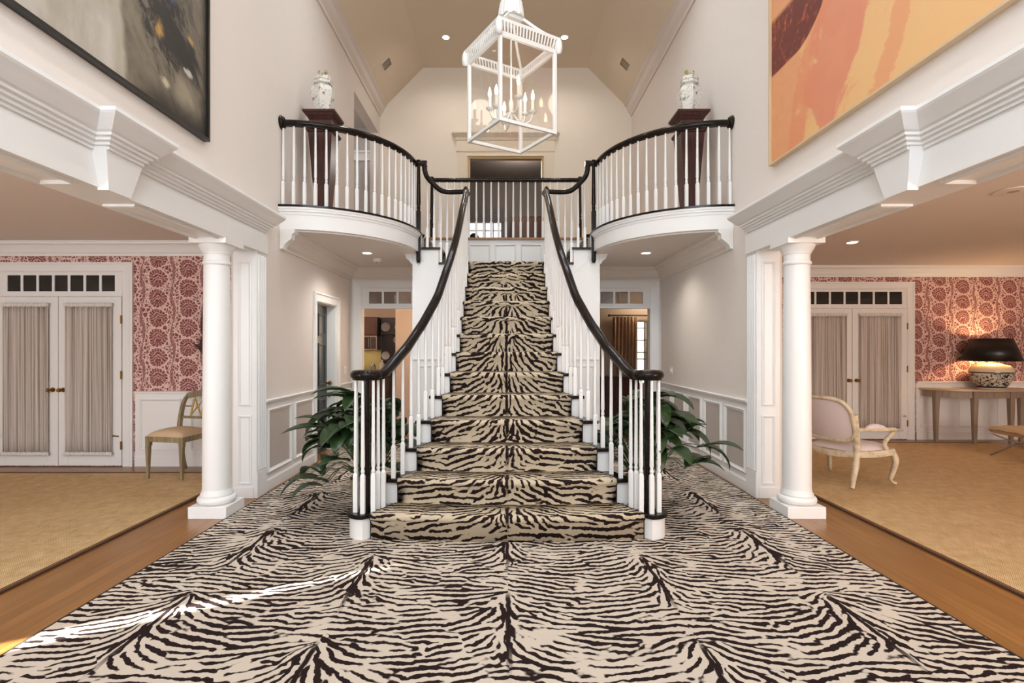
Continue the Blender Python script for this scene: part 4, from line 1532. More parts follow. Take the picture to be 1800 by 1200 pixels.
VENTM = paint('vent_metal', (120, 110, 98), 0.5)
VENTD = paint('vent_dark', (60, 54, 48), 0.6)
for s in (-1, 1):
    v = thing('air_vent', 'small square air vent in the %s slope of the vault' % SIDE[s], 'vent', (s * 2.08, 9.46, 6.43), 'vault air vents')
    n_ = Vector((-0.7071, 0, 0.7071))       # out of the slope (for the right side, in right-based coordinates mirrored below)
    c0 = Vector((-2.085, 9.46, 6.424))
    e1, e2, nn = Vector((0.7071, 0, 0.7071)), Vector((0, 1, 0)), Vector((0.7071, 0, -0.7071))
    xf = lambda a, b, h: tuple(c0 + e1 * a + e2 * b + nn * h)
    m = MB(-s)
    m.frame(xf, -0.085, 0.085, -0.10, 0.10, [(0, 0), (0, 0.012), (0.012, 0.014), (0.016, 0.004), (0.016, 0)])
    m.build('frame', VENTM, v)
    m = MB(-s)
    for k in range(6):
        t = -0.062 + k * 0.022
        q = [xf(t, -0.084, 0.002), xf(t + 0.012, -0.084, 0.009), xf(t + 0.012, 0.084, 0.009), xf(t, 0.084, 0.002)]
        m.hexa(q + [tuple(Vector(p_) + nn * 0.003 ) for p_ in q])
    m.build('louvre', VENTM, v)
    MB(-s).hexa([xf(-0.07, -0.086, -0.001), xf(0.07, -0.086, -0.001), xf(0.07, 0.086, -0.001), xf(-0.07, 0.086, -0.001), xf(-0.07, -0.086, 0.002), xf(0.07, -0.086, 0.002), xf(0.07, 0.086, 0.002), xf(-0.07, 0.086, 0.002)]).build('backing', VENTD, v)

sp = thing('ceiling_speaker', 'round flush grille in the ceiling of the right side room near the beam', 'speaker', (4.18, 4.46, 2.75))
MB().lathe(4.18, 4.46, [(0.13, 2.7495), (0.13, 2.742), (0.115, 2.740)], 32).build('rim', CEILR, sp, smooth=35)
MB().lathe(4.18, 4.46, [(0.113, 2.742), (0.004, 2.739)], 32).build('grille', paint('grille_grey', (176, 160, 146), 0.7), sp, smooth=60)

for s, y in ((-1, 8.22), (1, 8.0)):
    sw = thing('light_switch', 'white light switch plate on the %s hall wall near the lower doorway' % SIDE[s], 'switch', (s * W, y, 1.12), 'hall switch plates')
    m = MB(-s)
    m.box(-W, -W + 0.007, y - 0.057, y + 0.057, 1.065, 1.18)
    m.build('plate', TRIM, sw, bevel=0.002)
    m = MB(-s)
    for k in (-1, 1):
        m.box(-W + 0.007, -W + 0.014, y + k * 0.025 - 0.012, y + k * 0.025 + 0.012, 1.10, 1.145)
    m.build('rocker', TRIM, sw)

# ------------------------------------------------------------------ leafy plants behind the volutes
LEAF = Mat('glossy_leaf', 0.35)
nl = LEAF.noise(scale=6.0, detail=3)
LEAF.color(LEAF.mix(nl, rgb(26, 44, 24), rgb(54, 80, 40)))
LEAF = LEAF.m
STEM = paint('leaf_stem', (60, 84, 44), 0.5, 0.1)
SOIL = paint('potting_soil', (40, 30, 22), 0.95, 0.2)
POTM = paint('olive_cream_pot', (150, 140, 112), 0.8, 0.2, scale=40, bump=0.3)
for s in (-1, 1):
    cx, cy = s * 1.22, 4.82
    pl = thing('potted_plant', 'bushy dark green leafy plant behind the %s stair volute' % SIDE[s], 'plant', (cx, cy, 0.012), 'leafy plants beside the stairs')
    MB().lathe(cx, cy, [(0.13, 0.012), (0.145, 0.05), (0.17, 0.28), (0.18, 0.30), (0.165, 0.30), (0.16, 0.27), (0.02, 0.27)], 28).build('pot', POTM, pl, smooth=40)
    MB().lathe(cx, cy, [(0.158, 0.268), (0.15, 0.278), (0.01, 0.285)], 20).build('soil', SOIL, pl, smooth=60)
    rnd = random.Random(11 if s < 0 else 23)
    f, g = MB(), MB()
    for i in range(110):
        az = rnd.uniform(0, 2 * PI)
        rad = rnd.uniform(0.08, 0.47) * (1.0 if rnd.random() < 0.85 else 1.15)
        hz = 0.92 - 1.25 * max(0, rad - 0.12) ** 1.0 * rnd.uniform(0.55, 1.5) + rnd.uniform(-0.12, 0.10)
        hz = max(0.30, hz)
        ox, oy = math.cos(az), math.sin(az)
        bx, by = cx + ox * rad, cy + oy * rad
        if abs(bx) < hw(by) + 0.06:
            bx = s * (hw(by) + rnd.uniform(0.06, 0.2))
        base = Vector((cx + ox * 0.05, cy + oy * 0.05, 0.27))
        tip0 = Vector((bx, by, hz))
        mid = base.lerp(tip0, 0.55) + Vector((0, 0, 0.14))
        pth = spline([base, mid, tip0], 5)
        g.tube(pth, [0.006 - 0.003 * i2 / (len(pth) - 1) for i2 in range(len(pth))], 5)
        L_ = rnd.uniform(0.26, 0.42)
        wd = L_ * rnd.uniform(0.19, 0.25)
        droop = rnd.uniform(0.5, 1.5)
        d_ = Vector((ox, oy, 0))
        az2 = az + rnd.uniform(-0.5, 0.5)
        d_ = Vector((math.cos(az2), math.sin(az2), 0))
        if d_.x * s < -0.25:
            d_.x = -d_.x * 0.5
        d_.normalize()
        side_ = Vector((-d_.y, d_.x, 0))
        pos = tip0.copy()
        ang = rnd.uniform(0.1, 0.7)
        rows_ = []
        nseg = 7
        for q in range(nseg + 1):
            t = q / nseg
            w_ = wd * (math.sin(PI * min(1, t * 0.97 + 0.03) ** 0.8) ** 0.8) + 0.002
            a_ = ang - droop * t * 1.3
            nrm = Vector((-d_.x * math.sin(a_), -d_.y * math.sin(a_), math.cos(a_)))
            rows_.append((pos - side_ * w_ + nrm * w_ * 0.28, pos.copy(), pos + side_ * w_ + nrm * w_ * 0.28))
            pos = pos + (d_ * math.cos(a_) + Vector((0, 0, math.sin(a_)))) * (L_ / nseg)
        if min(p_.z for r_ in rows_ for p_ in r_) < 0.03 or min(abs(p_.x) - hw(p_.y) for r_ in rows_ for p_ in r_) < 0.02 or max(abs(p_.x) for r_ in rows_ for p_ in r_) > 2.3:
            continue
        vs = [tuple(p_) for r_ in rows_ for p_ in r_]
        fs = []
        for q in range(nseg):
            for c_ in range(2):
                fs.append((q * 3 + c_, q * 3 + c_ + 1, (q + 1) * 3 + c_ + 1, (q + 1) * 3 + c_))
        f.add(vs, fs)
    f.build('leaves', LEAF, pl, smooth=180, solid=0.002, recalc=False)
    g.build('stems', STEM, pl, smooth=60)

# ------------------------------------------------------------------ side chair (left room)
CHW = wood('grey_gilt_wood', (112, 96, 72), (168, 150, 112), 'Z', 1.0, 0.45)
CREAM = paint('cream_upholstery', (206, 178, 142), 0.9, 0.04, scale=30)
GILT = paint('gilt', (190, 160, 96), 0.35, 0.05, metal=0.6)
ch = thing('side_chair', 'wooden side chair with cream seat and lattice back beside the double doors', 'chair', (0, 0, 0))
m = MB()
m.hexa([(-0.235, -0.225, 0.405), (0.235, -0.225, 0.405), (0.20, 0.20, 0.405), (-0.20, 0.20, 0.405), (-0.235, -0.225, 0.465), (0.235, -0.225, 0.465), (0.20, 0.20, 0.465), (-0.20, 0.20, 0.465)])
m.build('seat_rail', CHW, ch, bevel=0.006)
def seat_fn(i, j):
    w_ = 0.235 - 0.035 * j
    e = (1 - (2 * i - 1) ** 6) * (1 - (2 * j - 1) ** 6)
    return (-w_ + 2 * w_ * i, -0.225 + 0.425 * j, 0.465 + 0.055 * (max(0, e) ** 0.5) + 0.03 * math.sin(PI * i) * math.sin(PI * j))
m = MB().grid(seat_fn, 20, 20)
m.build('seat', CREAM, ch, smooth=60)
m = MB()
for x_ in (-1, 1):
    m = MB()
    m.taper(x_ * 0.215, -0.205, 0.36, 0.465, 0.024, 0.024, 0.026, 0.026)
    m.taper(x_ * 0.217, -0.210, 0.0, 0.36, 0.012, 0.012, 0.022, 0.022)
    m.build('leg', CHW, ch, bevel=0.003)
    m = MB()
    pth = spline([(x_ * 0.19, 0.285, 0), (x_ * 0.185, 0.225, 0.22), (x_ * 0.185, 0.19, 0.44), (x_ * 0.19, 0.21, 0.62), (x_ * 0.19, 0.262, 0.80), (x_ * 0.165, 0.30, 0.885)], 5)
    m.sweep(pth, [(-0.015, -0.02), (0.015, -0.02), (0.015, 0.02), (-0.015, 0.02)], up=(0, 1, 0), scale=[0.8 + 0.35 * math.sin(PI * i2 / (len(pth) - 1)) for i2 in range(len(pth))])
    m.build('leg', CHW, ch, smooth=35)
m = MB()
m.sweep(spline([(-0.17, 0.297, 0.875), (0, 0.325, 0.905), (0.17, 0.297, 0.875)], 8), [(-0.012, -0.04), (0.012, -0.04), (0.016, 0.0), (0.012, 0.032), (-0.012, 0.032)])
m.build('crest_rail', CHW, ch, smooth=40)
MB().sweep([(-0.185, 0.222, 0.625), (0.185, 0.222, 0.625)], [(-0.011, -0.014), (0.011, -0.014), (0.011, 0.014), (-0.011, 0.014)]).build('lower_rail', CHW, ch)
m = MB()
for a_, b_ in (((-0.07, 0.226, 0.635), (-0.07, 0.30, 0.86)), ((0.07, 0.226, 0.635), (0.07, 0.30, 0.86))):
    m.tube([a_, b_], 0.010, 8)
for a_, b_ in (((-0.07, 0.232, 0.65), (0.07, 0.296, 0.85)), ((0.07, 0.232, 0.65), (-0.07, 0.296, 0.85)), ((-0.175, 0.262, 0.75), (-0.07, 0.262, 0.75)), ((0.175, 0.262, 0.75), (0.07, 0.262, 0.75))):
    m.tube([a_, b_], 0.008, 8)
m.sphere((0, 0.262, 0.75), 0.024, 12, 8, (1, 0.5, 1))
m.build('lattice', GILT, ch, smooth=40)
ch.location = (-3.70, 6.13, 0.013)
ch.rotation_euler = (0, 0, math.radians(-12))

wb = thing('wall_bracket', 'dark carved bracket on the rose wallpaper, half hidden behind the column', 'wall decoration', (-3.70, 6.65, 1.5))
m = MB()
m.taper(-3.68, 6.60, 1.46, 1.50, 0.09, 0.045, 0.11, 0.05).taper(-3.68, 6.61, 1.36, 1.46, 0.02, 0.02, 0.08, 0.04)
m.build('shelf', DARKWOOD, wb, bevel=0.003)
m = MB().lathe(-3.68, 6.60, [(0.06, 1.50), (0.062, 1.53), (0.035, 1.60), (0.05, 1.68), (0.055, 1.76), (0.03, 1.90), (0.018, 2.0), (0.02, 2.05), (0.006, 2.06)], 16, 0, (1.0, 0.75))
m.build('finial', DARKWOOD, wb, smooth=40)

# ------------------------------------------------------------------ armchair (right room)
FRW = Mat('distressed_cream_wood', 0.55)
nf = FRW.noise(scale=16.0, detail=4, rough=0.6)
FRW.color(FRW.mix(nf.step(0.25, 0.60), rgb(176, 156, 126), rgb(220, 204, 176)))
FRW = FRW.m
PINKC = paint('pale_pink_linen', (224, 208, 203), 0.95, 0.03, scale=60)
ac = thing('armchair', 'carved pale wood armchair in pinkish linen, seen from behind by the right column', 'armchair', (0, 0, 0))
# local: the chair faces -y, x across
rail = [(-0.022, -0.03), (0.022, -0.03), (0.03, 0.0), (0.022, 0.026), (-0.022, 0.026), (-0.03, 0.0)]
seat_out = spline([(-0.27, 0.22, 0.35), (-0.31, 0.0, 0.345), (-0.345, -0.22, 0.36), (-0.20, -0.29, 0.345), (0, -0.31, 0.335), (0.20, -0.29, 0.345), (0.345, -0.22, 0.36), (0.31, 0.0, 0.345), (0.27, 0.22, 0.35)], 6)
m = MB().sweep(seat_out + spline([(0.27, 0.22, 0.35), (0, 0.235, 0.325), (-0.27, 0.22, 0.35)], 6)[1:-1], rail, closed=True, scale=[1.15] * (len(seat_out) + 11))
m.build('seat_rail', FRW, ac, smooth=45)
def seat2(i, j):
    y_ = -0.295 + 0.52 * j
    w_ = interp([(-0.30, 0.24), (-0.25, 0.325), (-0.2, 0.34), (0.0, 0.305), (0.24, 0.26)], y_)
    e = max(0, (1 - (2 * i - 1) ** 4) * (1 - (2 * j - 1) ** 6))
    return (-w_ + 2 * w_ * i, y_, 0.365 + 0.075 * e ** 0.6)
m = MB().grid(seat2, 22, 22)
m.build('seat', PINKC, ac, smooth=60)
for x_ in (-1, 1):
    m = MB()
    pth = spline([(x_ * 0.335, -0.225, 0.36), (x_ * 0.365, -0.25, 0.27), (x_ * 0.352, -0.235, 0.16), (x_ * 0.335, -0.22, 0.07), (x_ * 0.345, -0.24, 0.035), (x_ * 0.36, -0.265, 0.022)], 5)
    m.tube(pth, [0.036 - 0.02 * min(1, i2 / (len(pth) * 0.75)) for i2 in range(len(pth))], 10, up=(0, 1, 0))
    m.build('leg', FRW, ac, smooth=60)
    m = MB()
    pth = spline([(x_ * 0.265, 0.285, 0.005), (x_ * 0.26, 0.255, 0.12), (x_ * 0.268, 0.225, 0.30), (x_ * 0.275, 0.235, 0.46), (x_ * 0.29, 0.27, 0.62), (x_ * 0.30, 0.305, 0.76)], 5)
    m.tube(pth, [0.020 + 0.012 * min(1, i2 / 8) for i2 in range(len(pth))], 10, up=(0, 1, 0))
    m.build('leg', FRW, ac, smooth=60)
    m = MB()
    pth = spline([(x_ * 0.287, 0.26, 0.60), (x_ * 0.33, 0.12, 0.605), (x_ * 0.37, -0.04, 0.60), (x_ * 0.395, -0.15, 0.60), (x_ * 0.392, -0.185, 0.58), (x_ * 0.37, -0.13, 0.52), (x_ * 0.345, -0.10, 0.45), (x_ * 0.345, -0.14, 0.37)], 5)
    m.tube(pth, 0.022, 10, up=(0.2, 0.1, 1))
    arm = m.build('arm', FRW, ac, smooth=60)
    m = MB()
    pth = spline([(x_ * 0.32, 0.16, 0.615), (x_ * 0.345, 0.06, 0.63), (x_ * 0.375, -0.06, 0.615)], 6)
    m.tube(pth, [0.012 + 0.022 * math.sin(PI * i2 / (len(pth) - 1)) ** 0.5 for i2 in range(len(pth))], 10)
    m.build('arm_pad', PINKC, arm, smooth=60)
# back: rounded frame with upholstered panel
def back_pt(u, v):
    """u across -1..1, v height 0..1 -> point on the curved, raked back"""
    z_ = 0.47 + 0.45 * v
    return Vector((0.285 * u * (1 + 0.06 * v), 0.235 + 0.16 * v + 0.03 * (1 - u * u), z_))
outl = []
for k in range(48):
    t = 2 * PI * k / 48
    cu, sv = math.cos(t), math.sin(t)
    pu = math.copysign(abs(cu) ** 0.55, cu)
    pv = math.copysign(abs(sv) ** (0.75 if sv > 0 else 0.45), sv)
    outl.append((pu, 0.5 + 0.5 * pv))
ring = [back_pt(u_, v_) for u_, v_ in outl]
m = MB().tube([tuple(p_) for p_ in ring], 0.023, 10, closed=True, up=(0, 1, -0.3))
m.build('back_frame', FRW, ac, smooth=60)
for nm, off, bul in (('backrest', -1, 0.05), ('back_panel', 1, 0.02)):
    m = MB()
    vs = [tuple(back_pt(0, 0.5) + Vector((0, off * bul, 0)))]
    fs = []
    NR = 6
    for r in range(1, NR + 1):
        f_ = r / NR
        for u_, v_ in outl:
            p_ = back_pt(u_ * f_, 0.5 + (v_ - 0.5) * f_)
            vs.append(tuple(p_ + Vector((0, off * (bul * (1 - f_ ** 3) + 0.004), 0))))
    for k in range(48):
        fs.append((0, 1 + k, 1 + (k + 1) % 48))
    for r in range(NR - 1):
        for k in range(48):
            a_ = 1 + r * 48
            fs.append((a_ + k, a_ + (k + 1) % 48, a_ + 48 + (k + 1) % 48, a_ + 48 + k))
    m.add(vs, fs)
    m.build(nm, PINKC, ac, smooth=60)
ac.location = (3.69, 5.88, 0.0125)
ac.rotation_euler = (0, 0, math.atan2(0.40, 0.917) + PI / 2)

# ------------------------------------------------------------------ console table, lamp, ottoman
GREYWD = wood('grey_painted_wood', (138, 120, 104), (164, 146, 128), 'Z', 0.6, 0.5)
GREYTOP = wood('pale_table_top', (186, 164, 140), (206, 184, 158), 'X', 0.6, 0.35)
ct = thing('console_table', 'long grey half-round console table against the rose wallpaper', 'table', (7.30, 8.52, 0))
tx, ty = 7.30, 8.535
ell = lambda o, n=36: [(tx + (0.77 + o) * math.cos(PI + PI * i / n), ty + (0.52 + o) * math.sin(PI + PI * i / n)) for i in range(n + 1)]
MB().flat(ell(0), 0.80, 0.832).build('table_top', GREYTOP, ct, smooth=35, bevel=0.004)
m = MB()
i_, o_ = ell(-0.065), ell(-0.04)
m.flat(o_ + list(reversed(i_)), 0.70, 0.80)
m.build('apron', GREYWD, ct, smooth=35)
for q in (0.13, 0.375, 0.625, 0.87):
    t = PI + PI * q
    lx_, ly_ = tx + 0.715 * math.cos(t), ty + 0.465 * math.sin(t)
    ly_ = min(ly_, ty - 0.05)
    m = MB()
    m.taper(lx_, ly_, 0.0 if ly_ > 8.31 else 0.0135, 0.80, 0.022, 0.022, 0.038, 0.038)
    m.build('leg', GREYWD, ct, bevel=0.003)

POTB = Mat('blue_white_ceramic', 0.12)
x, y, z = POTB.xyz()
nb = POTB.noise(scale=13.0, detail=5, rough=0.65, dist=2.0)
zone = z.step(0.02, 0.05) * z.step(0.26, 0.22)
fb = nb.step(0.50, 0.53) * zone
fb = fb.max((z - 0.25).abs().step(0.012, 0.006)).max((z - 0.03).abs().step(0.014, 0.008))
POTB.color(POTB.mix(fb, rgb(214, 206, 186), rgb(30, 36, 52)))
lm = thing('table_lamp', 'large blue and white ceramic lamp with black shade on the console table', 'lamp', (7.42, 8.26, 0.832))
bx, by, bz = 7.42, 8.26, 0.832
MB().lathe(bx, by, [(0.165, bz), (0.17, bz + 0.02), (0.20, bz + 0.06), (0.255, bz + 0.17), (0.272, bz + 0.25), (0.262, bz + 0.31), (0.22, bz + 0.355), (0.13, bz + 0.38), (0.10, bz + 0.395), (0.04, bz + 0.40)], 40).build('body', POTB.m, lm, smooth=50)
MB().lathe(bx, by, [(0.045, bz + 0.40), (0.03, bz + 0.42), (0.012, bz + 0.44), (0.010, bz + 0.70)], 14).build('stem', BRASS, lm, smooth=40)
SHADEB = Mat('black_lamp_shade', 0.35)
x, y, z = SHADEB.xyz()
SHADEB.color(rgb(12, 10, 9))
GOLDIN = paint('gold_shade_lining', (220, 180, 110), 0.4, 0.03)
so = [(0.37, bz + 0.425), (0.25, bz + 0.765)]
vs, fs = [], []
for nm, dr, mt in (('shade', 0.0, SHADEB.m), ('shade_lining', -0.004, GOLDIN)):
    m = MB()
    vs = [((bx + (r + dr) * math.cos(2 * PI * k / 48)), (by + (r + dr) * math.sin(2 * PI * k / 48)), z_) for r, z_ in so for k in range(48)]
    fs = [(k, (k + 1) % 48, 48 + (k + 1) % 48, 48 + k) for k in range(48)]
    m.add(vs, fs)
    m.build(nm, mt, lm, smooth=60, solid=0.002)
m = MB()
for k in range(3):
    t = 2 * PI * k / 3
    m.tube([(bx, by, bz + 0.74), (bx + 0.245 * math.cos(t), by + 0.245 * math.sin(t), bz + 0.755)], 0.003, 6)
m.build('shade_holder', BRASS, lm)
lb = MB().sphere((bx, by, bz + 0.60), 0.032, 14, 10, (1, 1, 1.3)).build('bulb', BULB, lm, smooth=60)
lamp('table_lamp_light', 'POINT', (bx, by, bz + 0.61), 42, (1.0, 0.66, 0.34), size=0.05)

ot = thing('ottoman', 'cream leather ottoman on crossed chrome legs in front of the console table', 'ottoman', (6.80, 7.0, 0.011))
ox, oy = 6.85, 7.0
def cushion(i, j):
    return None
m = MB()
N_ = 24
def top_(i, j, up):
    a_, b_ = 2 * i - 1, 2 * j - 1
    e = max(0.0, (1 - a_ ** 8) * (1 - b_ ** 8)) ** 0.4
    tuft = 0.012 * (abs(math.sin(a_ * 3 * PI / 2)) * abs(math.sin(b_ * 3 * PI / 2)))
    return (ox + 0.36 * a_, oy + 0.30 * b_, 0.36 + (up * (0.055 * e) + (tuft if up > 0 else 0)))
m.grid(lambda i, j: top_(i, j, 1), N_, N_)
m.grid(lambda i, j: top_(i, j, -1), N_, N_)
m.build('cushion', CREAM, ot, smooth=60)
for yy in (-0.24, 0.24):
    m = MB()
    for k in (-1, 1):
        pth = spline([(ox + k * 0.34, oy + yy, 0.305), (ox + k * 0.16, oy + yy, 0.235), (ox, oy + yy, 0.17), (ox - k * 0.20, oy + yy, 0.085), (ox - k * 0.36, oy + yy, 0.018)], 6)
        m.sweep(pth, [(-0.016, -0.006), (0.016, -0.006), (0.016, 0.006), (-0.016, 0.006)])
    m.build('leg', CHROME, ot)

# sliver of furniture in the gap between pilaster and right column
cb = thing('side_cabinet', 'wooden cabinet glimpsed in the gap between right pilaster and column', 'cabinet', (3.25, 6.7, 0))
MB().box(2.95, 3.45, 6.5, 6.95, 0.06, 0.86).build('body', wood('olive_cabinet', (88, 76, 48), (112, 98, 66), 'Z'), cb, bevel=0.004)
MB().box(2.92, 3.48, 6.46, 6.97, 0.86, 0.92).build('cabinet_top', wood('tan_top', (170, 120, 76), (190, 140, 92), 'X'), cb, bevel=0.004)
m = MB()
for a_ in (2.97, 3.40):
    for b_ in (6.52, 6.90):
        m = MB().box(a_, a_ + 0.04, b_, b_ + 0.04, 0.0135, 0.06)
        m.build('foot', DARKWOOD, cb)
bxx = thing('black_case', 'black box on top of the wooden cabinet behind the right column', 'box', (3.25, 6.7, 0.92))
MB().box(2.98, 3.42, 6.55, 6.9, 0.92, 1.14).build('case', STEELD, bxx, bevel=0.006)
MB().box(3.0, 3.40, 6.545, 6.55, 0.94, 1.12).build('front_panel', DKGLASS, bxx)

# ------------------------------------------------------------------ rooms beyond the lower doorways
TANW = paint('kitchen_peach_wall', (206, 188, 168), 0.8, 0.03)
struct(MB().box(-3.6, -0.9, 11.2, 11.3, 0, 2.62), 'wall_kitchen_back', TANW)
struct(MB().box(-3.7, -3.6, 8.7, 11.3, 0, 2.62), 'wall_kitchen_left', TANW)
struct(MB().box(-1.0, -0.9, 8.7, 11.2, 0, 2.62), 'wall_kitchen_right', TANW)
struct(MB().box(-2.04, -1.0, 10.0, 10.1, 0, 2.62), 'wall_kitchen_partition', TANW)
struct(MB().box(-3.7, -0.9, 8.69, 11.3, 2.62, 2.72), 'ceiling_kitchen', CEILR)
kc = thing('kitchen_cabinet', 'dark wood wall cabinet above the microwave in the kitchen beyond', 'cabinet', (-2.6, 11.0, 1.70))
MB().box(-3.1, -2.58, 10.85, 11.2, 1.70, 2.08).build('body', wood('dark_cabinet', (50, 30, 18), (72, 44, 26), 'Z'), kc)
MB().box(-3.06, -2.62, 10.835, 10.85, 1.73, 2.05).build('door', wood('dark_cabinet_door', (70, 44, 26), (92, 60, 36), 'Z'), kc, bevel=0.004)
mw = thing('microwave', 'steel-framed microwave under the dark kitchen wall cabinet', 'microwave', (-2.8, 11.0, 1.42))
MB().box(-3.05, -2.58, 10.83, 11.2, 1.42, 1.695).build('case', paint('brushed_steel', (190, 186, 180), 0.3, 0.03, metal=0.9), mw, bevel=0.004)
MB().box(-3.03, -2.705, 10.822, 10.83, 1.435, 1.68).build('door', DKGLASS, mw)
MB().box(-2.70, -2.595, 10.822, 10.83, 1.435, 1.68).build('control_panel', paint('panel_dark', (60, 56, 52), 0.4), mw)
MB().tube([(-2.735, 10.80, 1.47), (-2.735, 10.80, 1.65)], 0.008, 8).build('handle', CHROME, mw)
kb = thing('kitchen_counter', 'kitchen counter with dark base seen through the left lower doorway', 'counter', (-2.8, 10.9, 0))
MB().box(-3.4, -2.30, 10.62, 11.18, 0, 0.88).build('base', wood('dark_base', (50, 30, 18), (72, 44, 26), 'Z'), kb)
MB().box(-3.42, -2.29, 10.60, 11.18, 0.88, 0.92).build('worktop', paint('stone_top', (70, 62, 56), 0.2, 0.2, scale=40), kb)
struct(MB().box(-3.1, -2.58, 11.185, 11.199, 0.92, 1.42), 'wall_backsplash', paint('yellow_tile', (166, 150, 100), 0.4, 0.05))
lamp('assumed_under_cabinet_light', 'AREA', (-2.82, 10.95, 1.41), 1.4, (1.0, 0.86, 0.5), (0, 0, 0), 0.4, 0.1)  # unseen lamp, assumed from the glow on the backsplash
pr_ = thing('plate_rack', 'tall black rack of plates beside the microwave', 'rack', (-2.35, 10.95, 0.92))
m = MB()
m.box(-2.56, -2.06, 11.12, 11.18, 0.92, 2.08)
m.build('back_board', paint('black_board', (16, 14, 13), 0.4), pr_)
m = MB()
for z_ in (1.18, 1.46, 1.74):
    m.box(-2.55, -2.06, 10.98, 11.12, z_, z_ + 0.015)
m.build('shelf', paint('black_shelf', (22, 19, 17), 0.4), pr_)
CHINA = paint('grey_china', (150, 142, 140), 0.3, 0.1)
rnd = random.Random(5)
for (px_, pz_, r_) in ((-2.46, 1.885, 0.095), (-2.46, 1.30, 0.085), (-2.22, 1.88, 0.06), (-2.23, 1.62, 0.075), (-2.23, 1.32, 0.06)):
    lab_ = {(-2.46, 1.885): 'round grey plate standing highest on the black rack', (-2.46, 1.30): 'round grey plate standing lowest on the black rack', (-2.22, 1.88): 'small plate at the rack top by the peach wall', (-2.23, 1.62): 'medium plate on the middle shelf by the peach wall', (-2.23, 1.32): 'small plate on the lower shelf by the peach wall'}[(px_, pz_)]
    pt = MB()
    tmp = MB().lathe(0, 0, [(r_ * 0.5, 0), (r_ * 0.6, 0.004), (r_, 0.016), (r_ * 0.98, 0.02), (r_ * 0.6, 0.009), (0.004, 0.008)], 28)
    pt.add([(px_ + a_, 11.10 - c_, pz_ + b_) for a_, b_, c_ in tmp.v], tmp.f)
    o = pt.build('plate', CHINA, None, smooth=40)
    tag(o, lab_, 'plate', 'plates on the kitchen rack', 'thing')
for k_, (bx_, h_, mt_, lb_) in enumerate(((-2.90, 0.22, paint('cream_canister', (210, 196, 168), 0.4), 'cream canister on the kitchen counter'), (-2.66, 0.26, CHROME, 'shiny metal pot on the kitchen counter between canister and bottle'), (-2.48, 0.30, paint('bottle_pale', (200, 196, 186), 0.2), 'pale bottle on the kitchen counter nearest the rack'))):
    o = MB().lathe(bx_, 10.85, [(0.05, 0.92), (0.055, 0.93), (0.055, 0.92 + h_ * 0.7), (0.02, 0.92 + h_ * 0.85), (0.018, 0.92 + h_)], 16).build('canister' if k_ == 0 else ('pot' if k_ == 1 else 'bottle'), mt_, None, smooth=40)
    tag(o, lb_, 'container', None, 'thing')
lamp('added_kitchen_light', 'POINT', (-2.6, 9.7, 2.5), 11, (1.0, 0.88, 0.74), size=0.15)  # bare lamp added to light the kitchen; no fitting is modelled

m = MB()
m.box(1.0, 2.80, 11.5, 11.6, 0, 2.62).box(3.35, 3.8, 11.5, 11.6, 0, 2.9).box(2.80, 3.35, 11.5, 11.6, 0, 0.7).box(2.80, 3.35, 11.5, 11.6, 2.02, 2.9)
DINW = paint('dining_wall', (190, 172, 152), 0.8, 0.03)
struct(m, 'wall_dining_room_back', DINW)
struct(MB().box(3.7, 3.8, 8.7, 11.49, 0, 2.62), 'wall_dining_room_right', DINW)
struct(MB().box(0.9, 1.0, 8.7, 11.49, 0, 2.62), 'wall_dining_room_left', DINW)
struct(MB().box(0.9, 3.8, 8.69, 11.6, 2.62, 2.72), 'ceiling_dining_room', CEILR)
w = holder('window_2', 'bright paned window beside the brown curtain in the room beyond', 'window', (3.07, 11.5, 0.7))
MB().box(2.80, 3.35, 11.57, 11.58, 0.7, 2.02).build('glass', emitter('daylit_garden', (250, 248, 236), 2.2), w)
m = MB()
for x_ in (2.80, 2.96, 3.02, 3.10, 3.26, 3.35):
    m.box(x_ - 0.012, x_ + 0.012, 11.52, 11.56, 0.7, 2.02)
m.box(2.96, 3.02, 11.52, 11.56, 0.7, 2.02)
for z_ in (0.7, 0.96, 1.22, 1.36, 1.62, 1.88, 2.02):
    m.box(2.80, 3.35, 11.52, 11.56, z_ - 0.012, z_ + 0.012)
m.build('window_frame', TRIM, w)
CURT = Mat('brown_silk_curtain', 0.45)
nc_ = CURT.noise(scale=5.0, detail=3)
CURT.color(CURT.mix(nc_, rgb(146, 118, 94), rgb(180, 150, 122)))
cu = thing('curtain', 'long brown silk curtain hanging from a dark rod beside the bright window', 'curtain', (2.5, 11.4, 0.05))
MB().grid(lambda i, j: (2.25 + (0.50 + 0.02 * j) * i, 11.38 + 0.04 * math.sin(i * 44 + 0.5 * math.sin(j * 4)) + 0.01 * math.sin(i * 97 + j * 3), 0.05 + 2.06 * j), 120, 14).build('cloth', CURT.m, cu, smooth=180, solid=0.003)
rd = thing('curtain_rod', 'dark curtain rod above the brown silk curtain', 'curtain rod', (2.7, 11.38, 2.14))
m = MB().tube([(2.2, 11.38, 2.14), (3.3, 11.38, 2.14)], 0.016, 10)
m.sphere((2.18, 11.38, 2.14), 0.028).sphere((3.32, 11.38, 2.14), 0.028)
m.build('pole', STEELD, rd, smooth=50)
m = MB()
for i_ in range(2):
    m.tube([(2.24 + i_ * 1.02, 11.38, 2.14), (2.24 + i_ * 1.02, 11.5, 2.14)], 0.008, 8)
m.build('bracket', STEELD, rd)
lamp('added_dining_light', 'POINT', (2.9, 11.0, 2.5), 15, (1.0, 0.82, 0.62), size=0.1)  # unseen lamp added to brighten and warm the room with the curtain
cbk = thing('sideboard', 'dark wooden sideboard in the room with the brown curtain', 'sideboard', (2.0, 10.6, 0))
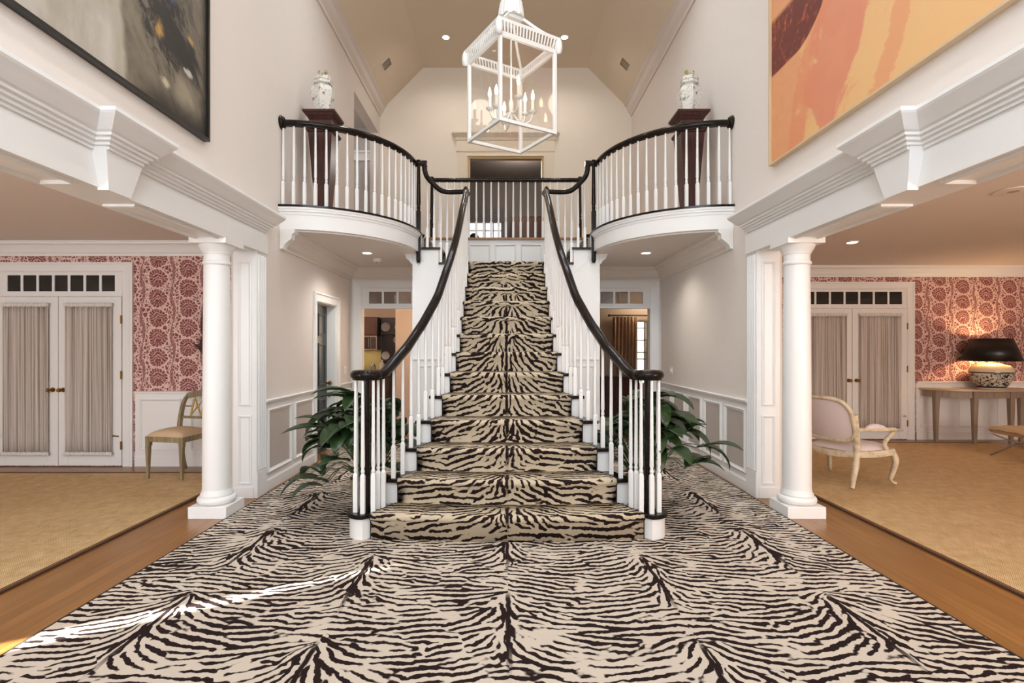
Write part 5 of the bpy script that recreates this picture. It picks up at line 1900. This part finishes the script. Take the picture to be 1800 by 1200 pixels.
MB().box(1.5, 2.6, 10.5, 10.9, 0.12, 0.86).build('body', DARKWOOD, cbk, bevel=0.004)
MB().box(1.46, 2.64, 10.46, 10.92, 0.86, 0.90).build('top', DARKWOOD, cbk, bevel=0.004)
for a_ in (1.52, 2.54):
    for b_ in (10.52, 10.84):
        MB().box(a_, a_ + 0.04, b_, b_ + 0.04, 0, 0.12).build('leg', DARKWOOD, cbk)
# armoire and chair silhouettes upstairs
am = thing('wardrobe', 'brown wooden wardrobe in the dim room beyond the upper opening', 'wardrobe', (0.75, 13.7, 3.17))
MB().box(0.15, 1.6, 13.5, 13.98, 3.17, 4.75).build('body', wood('brown_wardrobe', (70, 44, 28), (100, 66, 44), 'Z'), am)
for a_, b_ in ((0.18, 0.86), (0.89, 1.57)):
    MB().box(a_, b_, 13.48, 13.5, 3.25, 4.70).build('door', wood('brown_wardrobe_door', (84, 54, 36), (112, 76, 52), 'Z'), am, bevel=0.004)
bs = thing('roman_shade', 'grey banded shade above the bright window upstairs', 'blind', (-0.52, 13.95, 4.72))
m = MB()
for k in range(5):
    m.box(-1.0, -0.05, 13.93 - 0.006 * k, 13.96 + 0.004, 4.70 + k * 0.08, 4.775 + k * 0.08)
m.build('cloth', paint('grey_shade', (120, 114, 110), 0.9), bs)
hc = thing('upholstered_chair', 'dark rounded chair back in front of the upstairs window', 'chair', (-0.75, 12.6, 3.17))
MB().lathe(-0.75, 12.6, [(0.22, 3.17), (0.26, 3.3), (0.26, 3.55), (0.02, 3.56)], 20).build('seat', STEELD, hc, smooth=50)
MB().sphere((-0.75, 12.85, 3.85), 0.25, 16, 10, (0.72, 0.35, 1.35)).build('backrest', STEELD, hc, smooth=60)
lamp('added_upper_room_light', 'POINT', (0.3, 12.3, 5.5), 40, (1.0, 0.92, 0.85), size=0.2)  # unseen lamp added to lift the dark upstairs room
lamp('added_passage_light', 'POINT', (-3.4, 9.4, 5.4), 12, (1.0, 0.95, 0.9), size=0.2)  # unseen lamp added to light the side passage
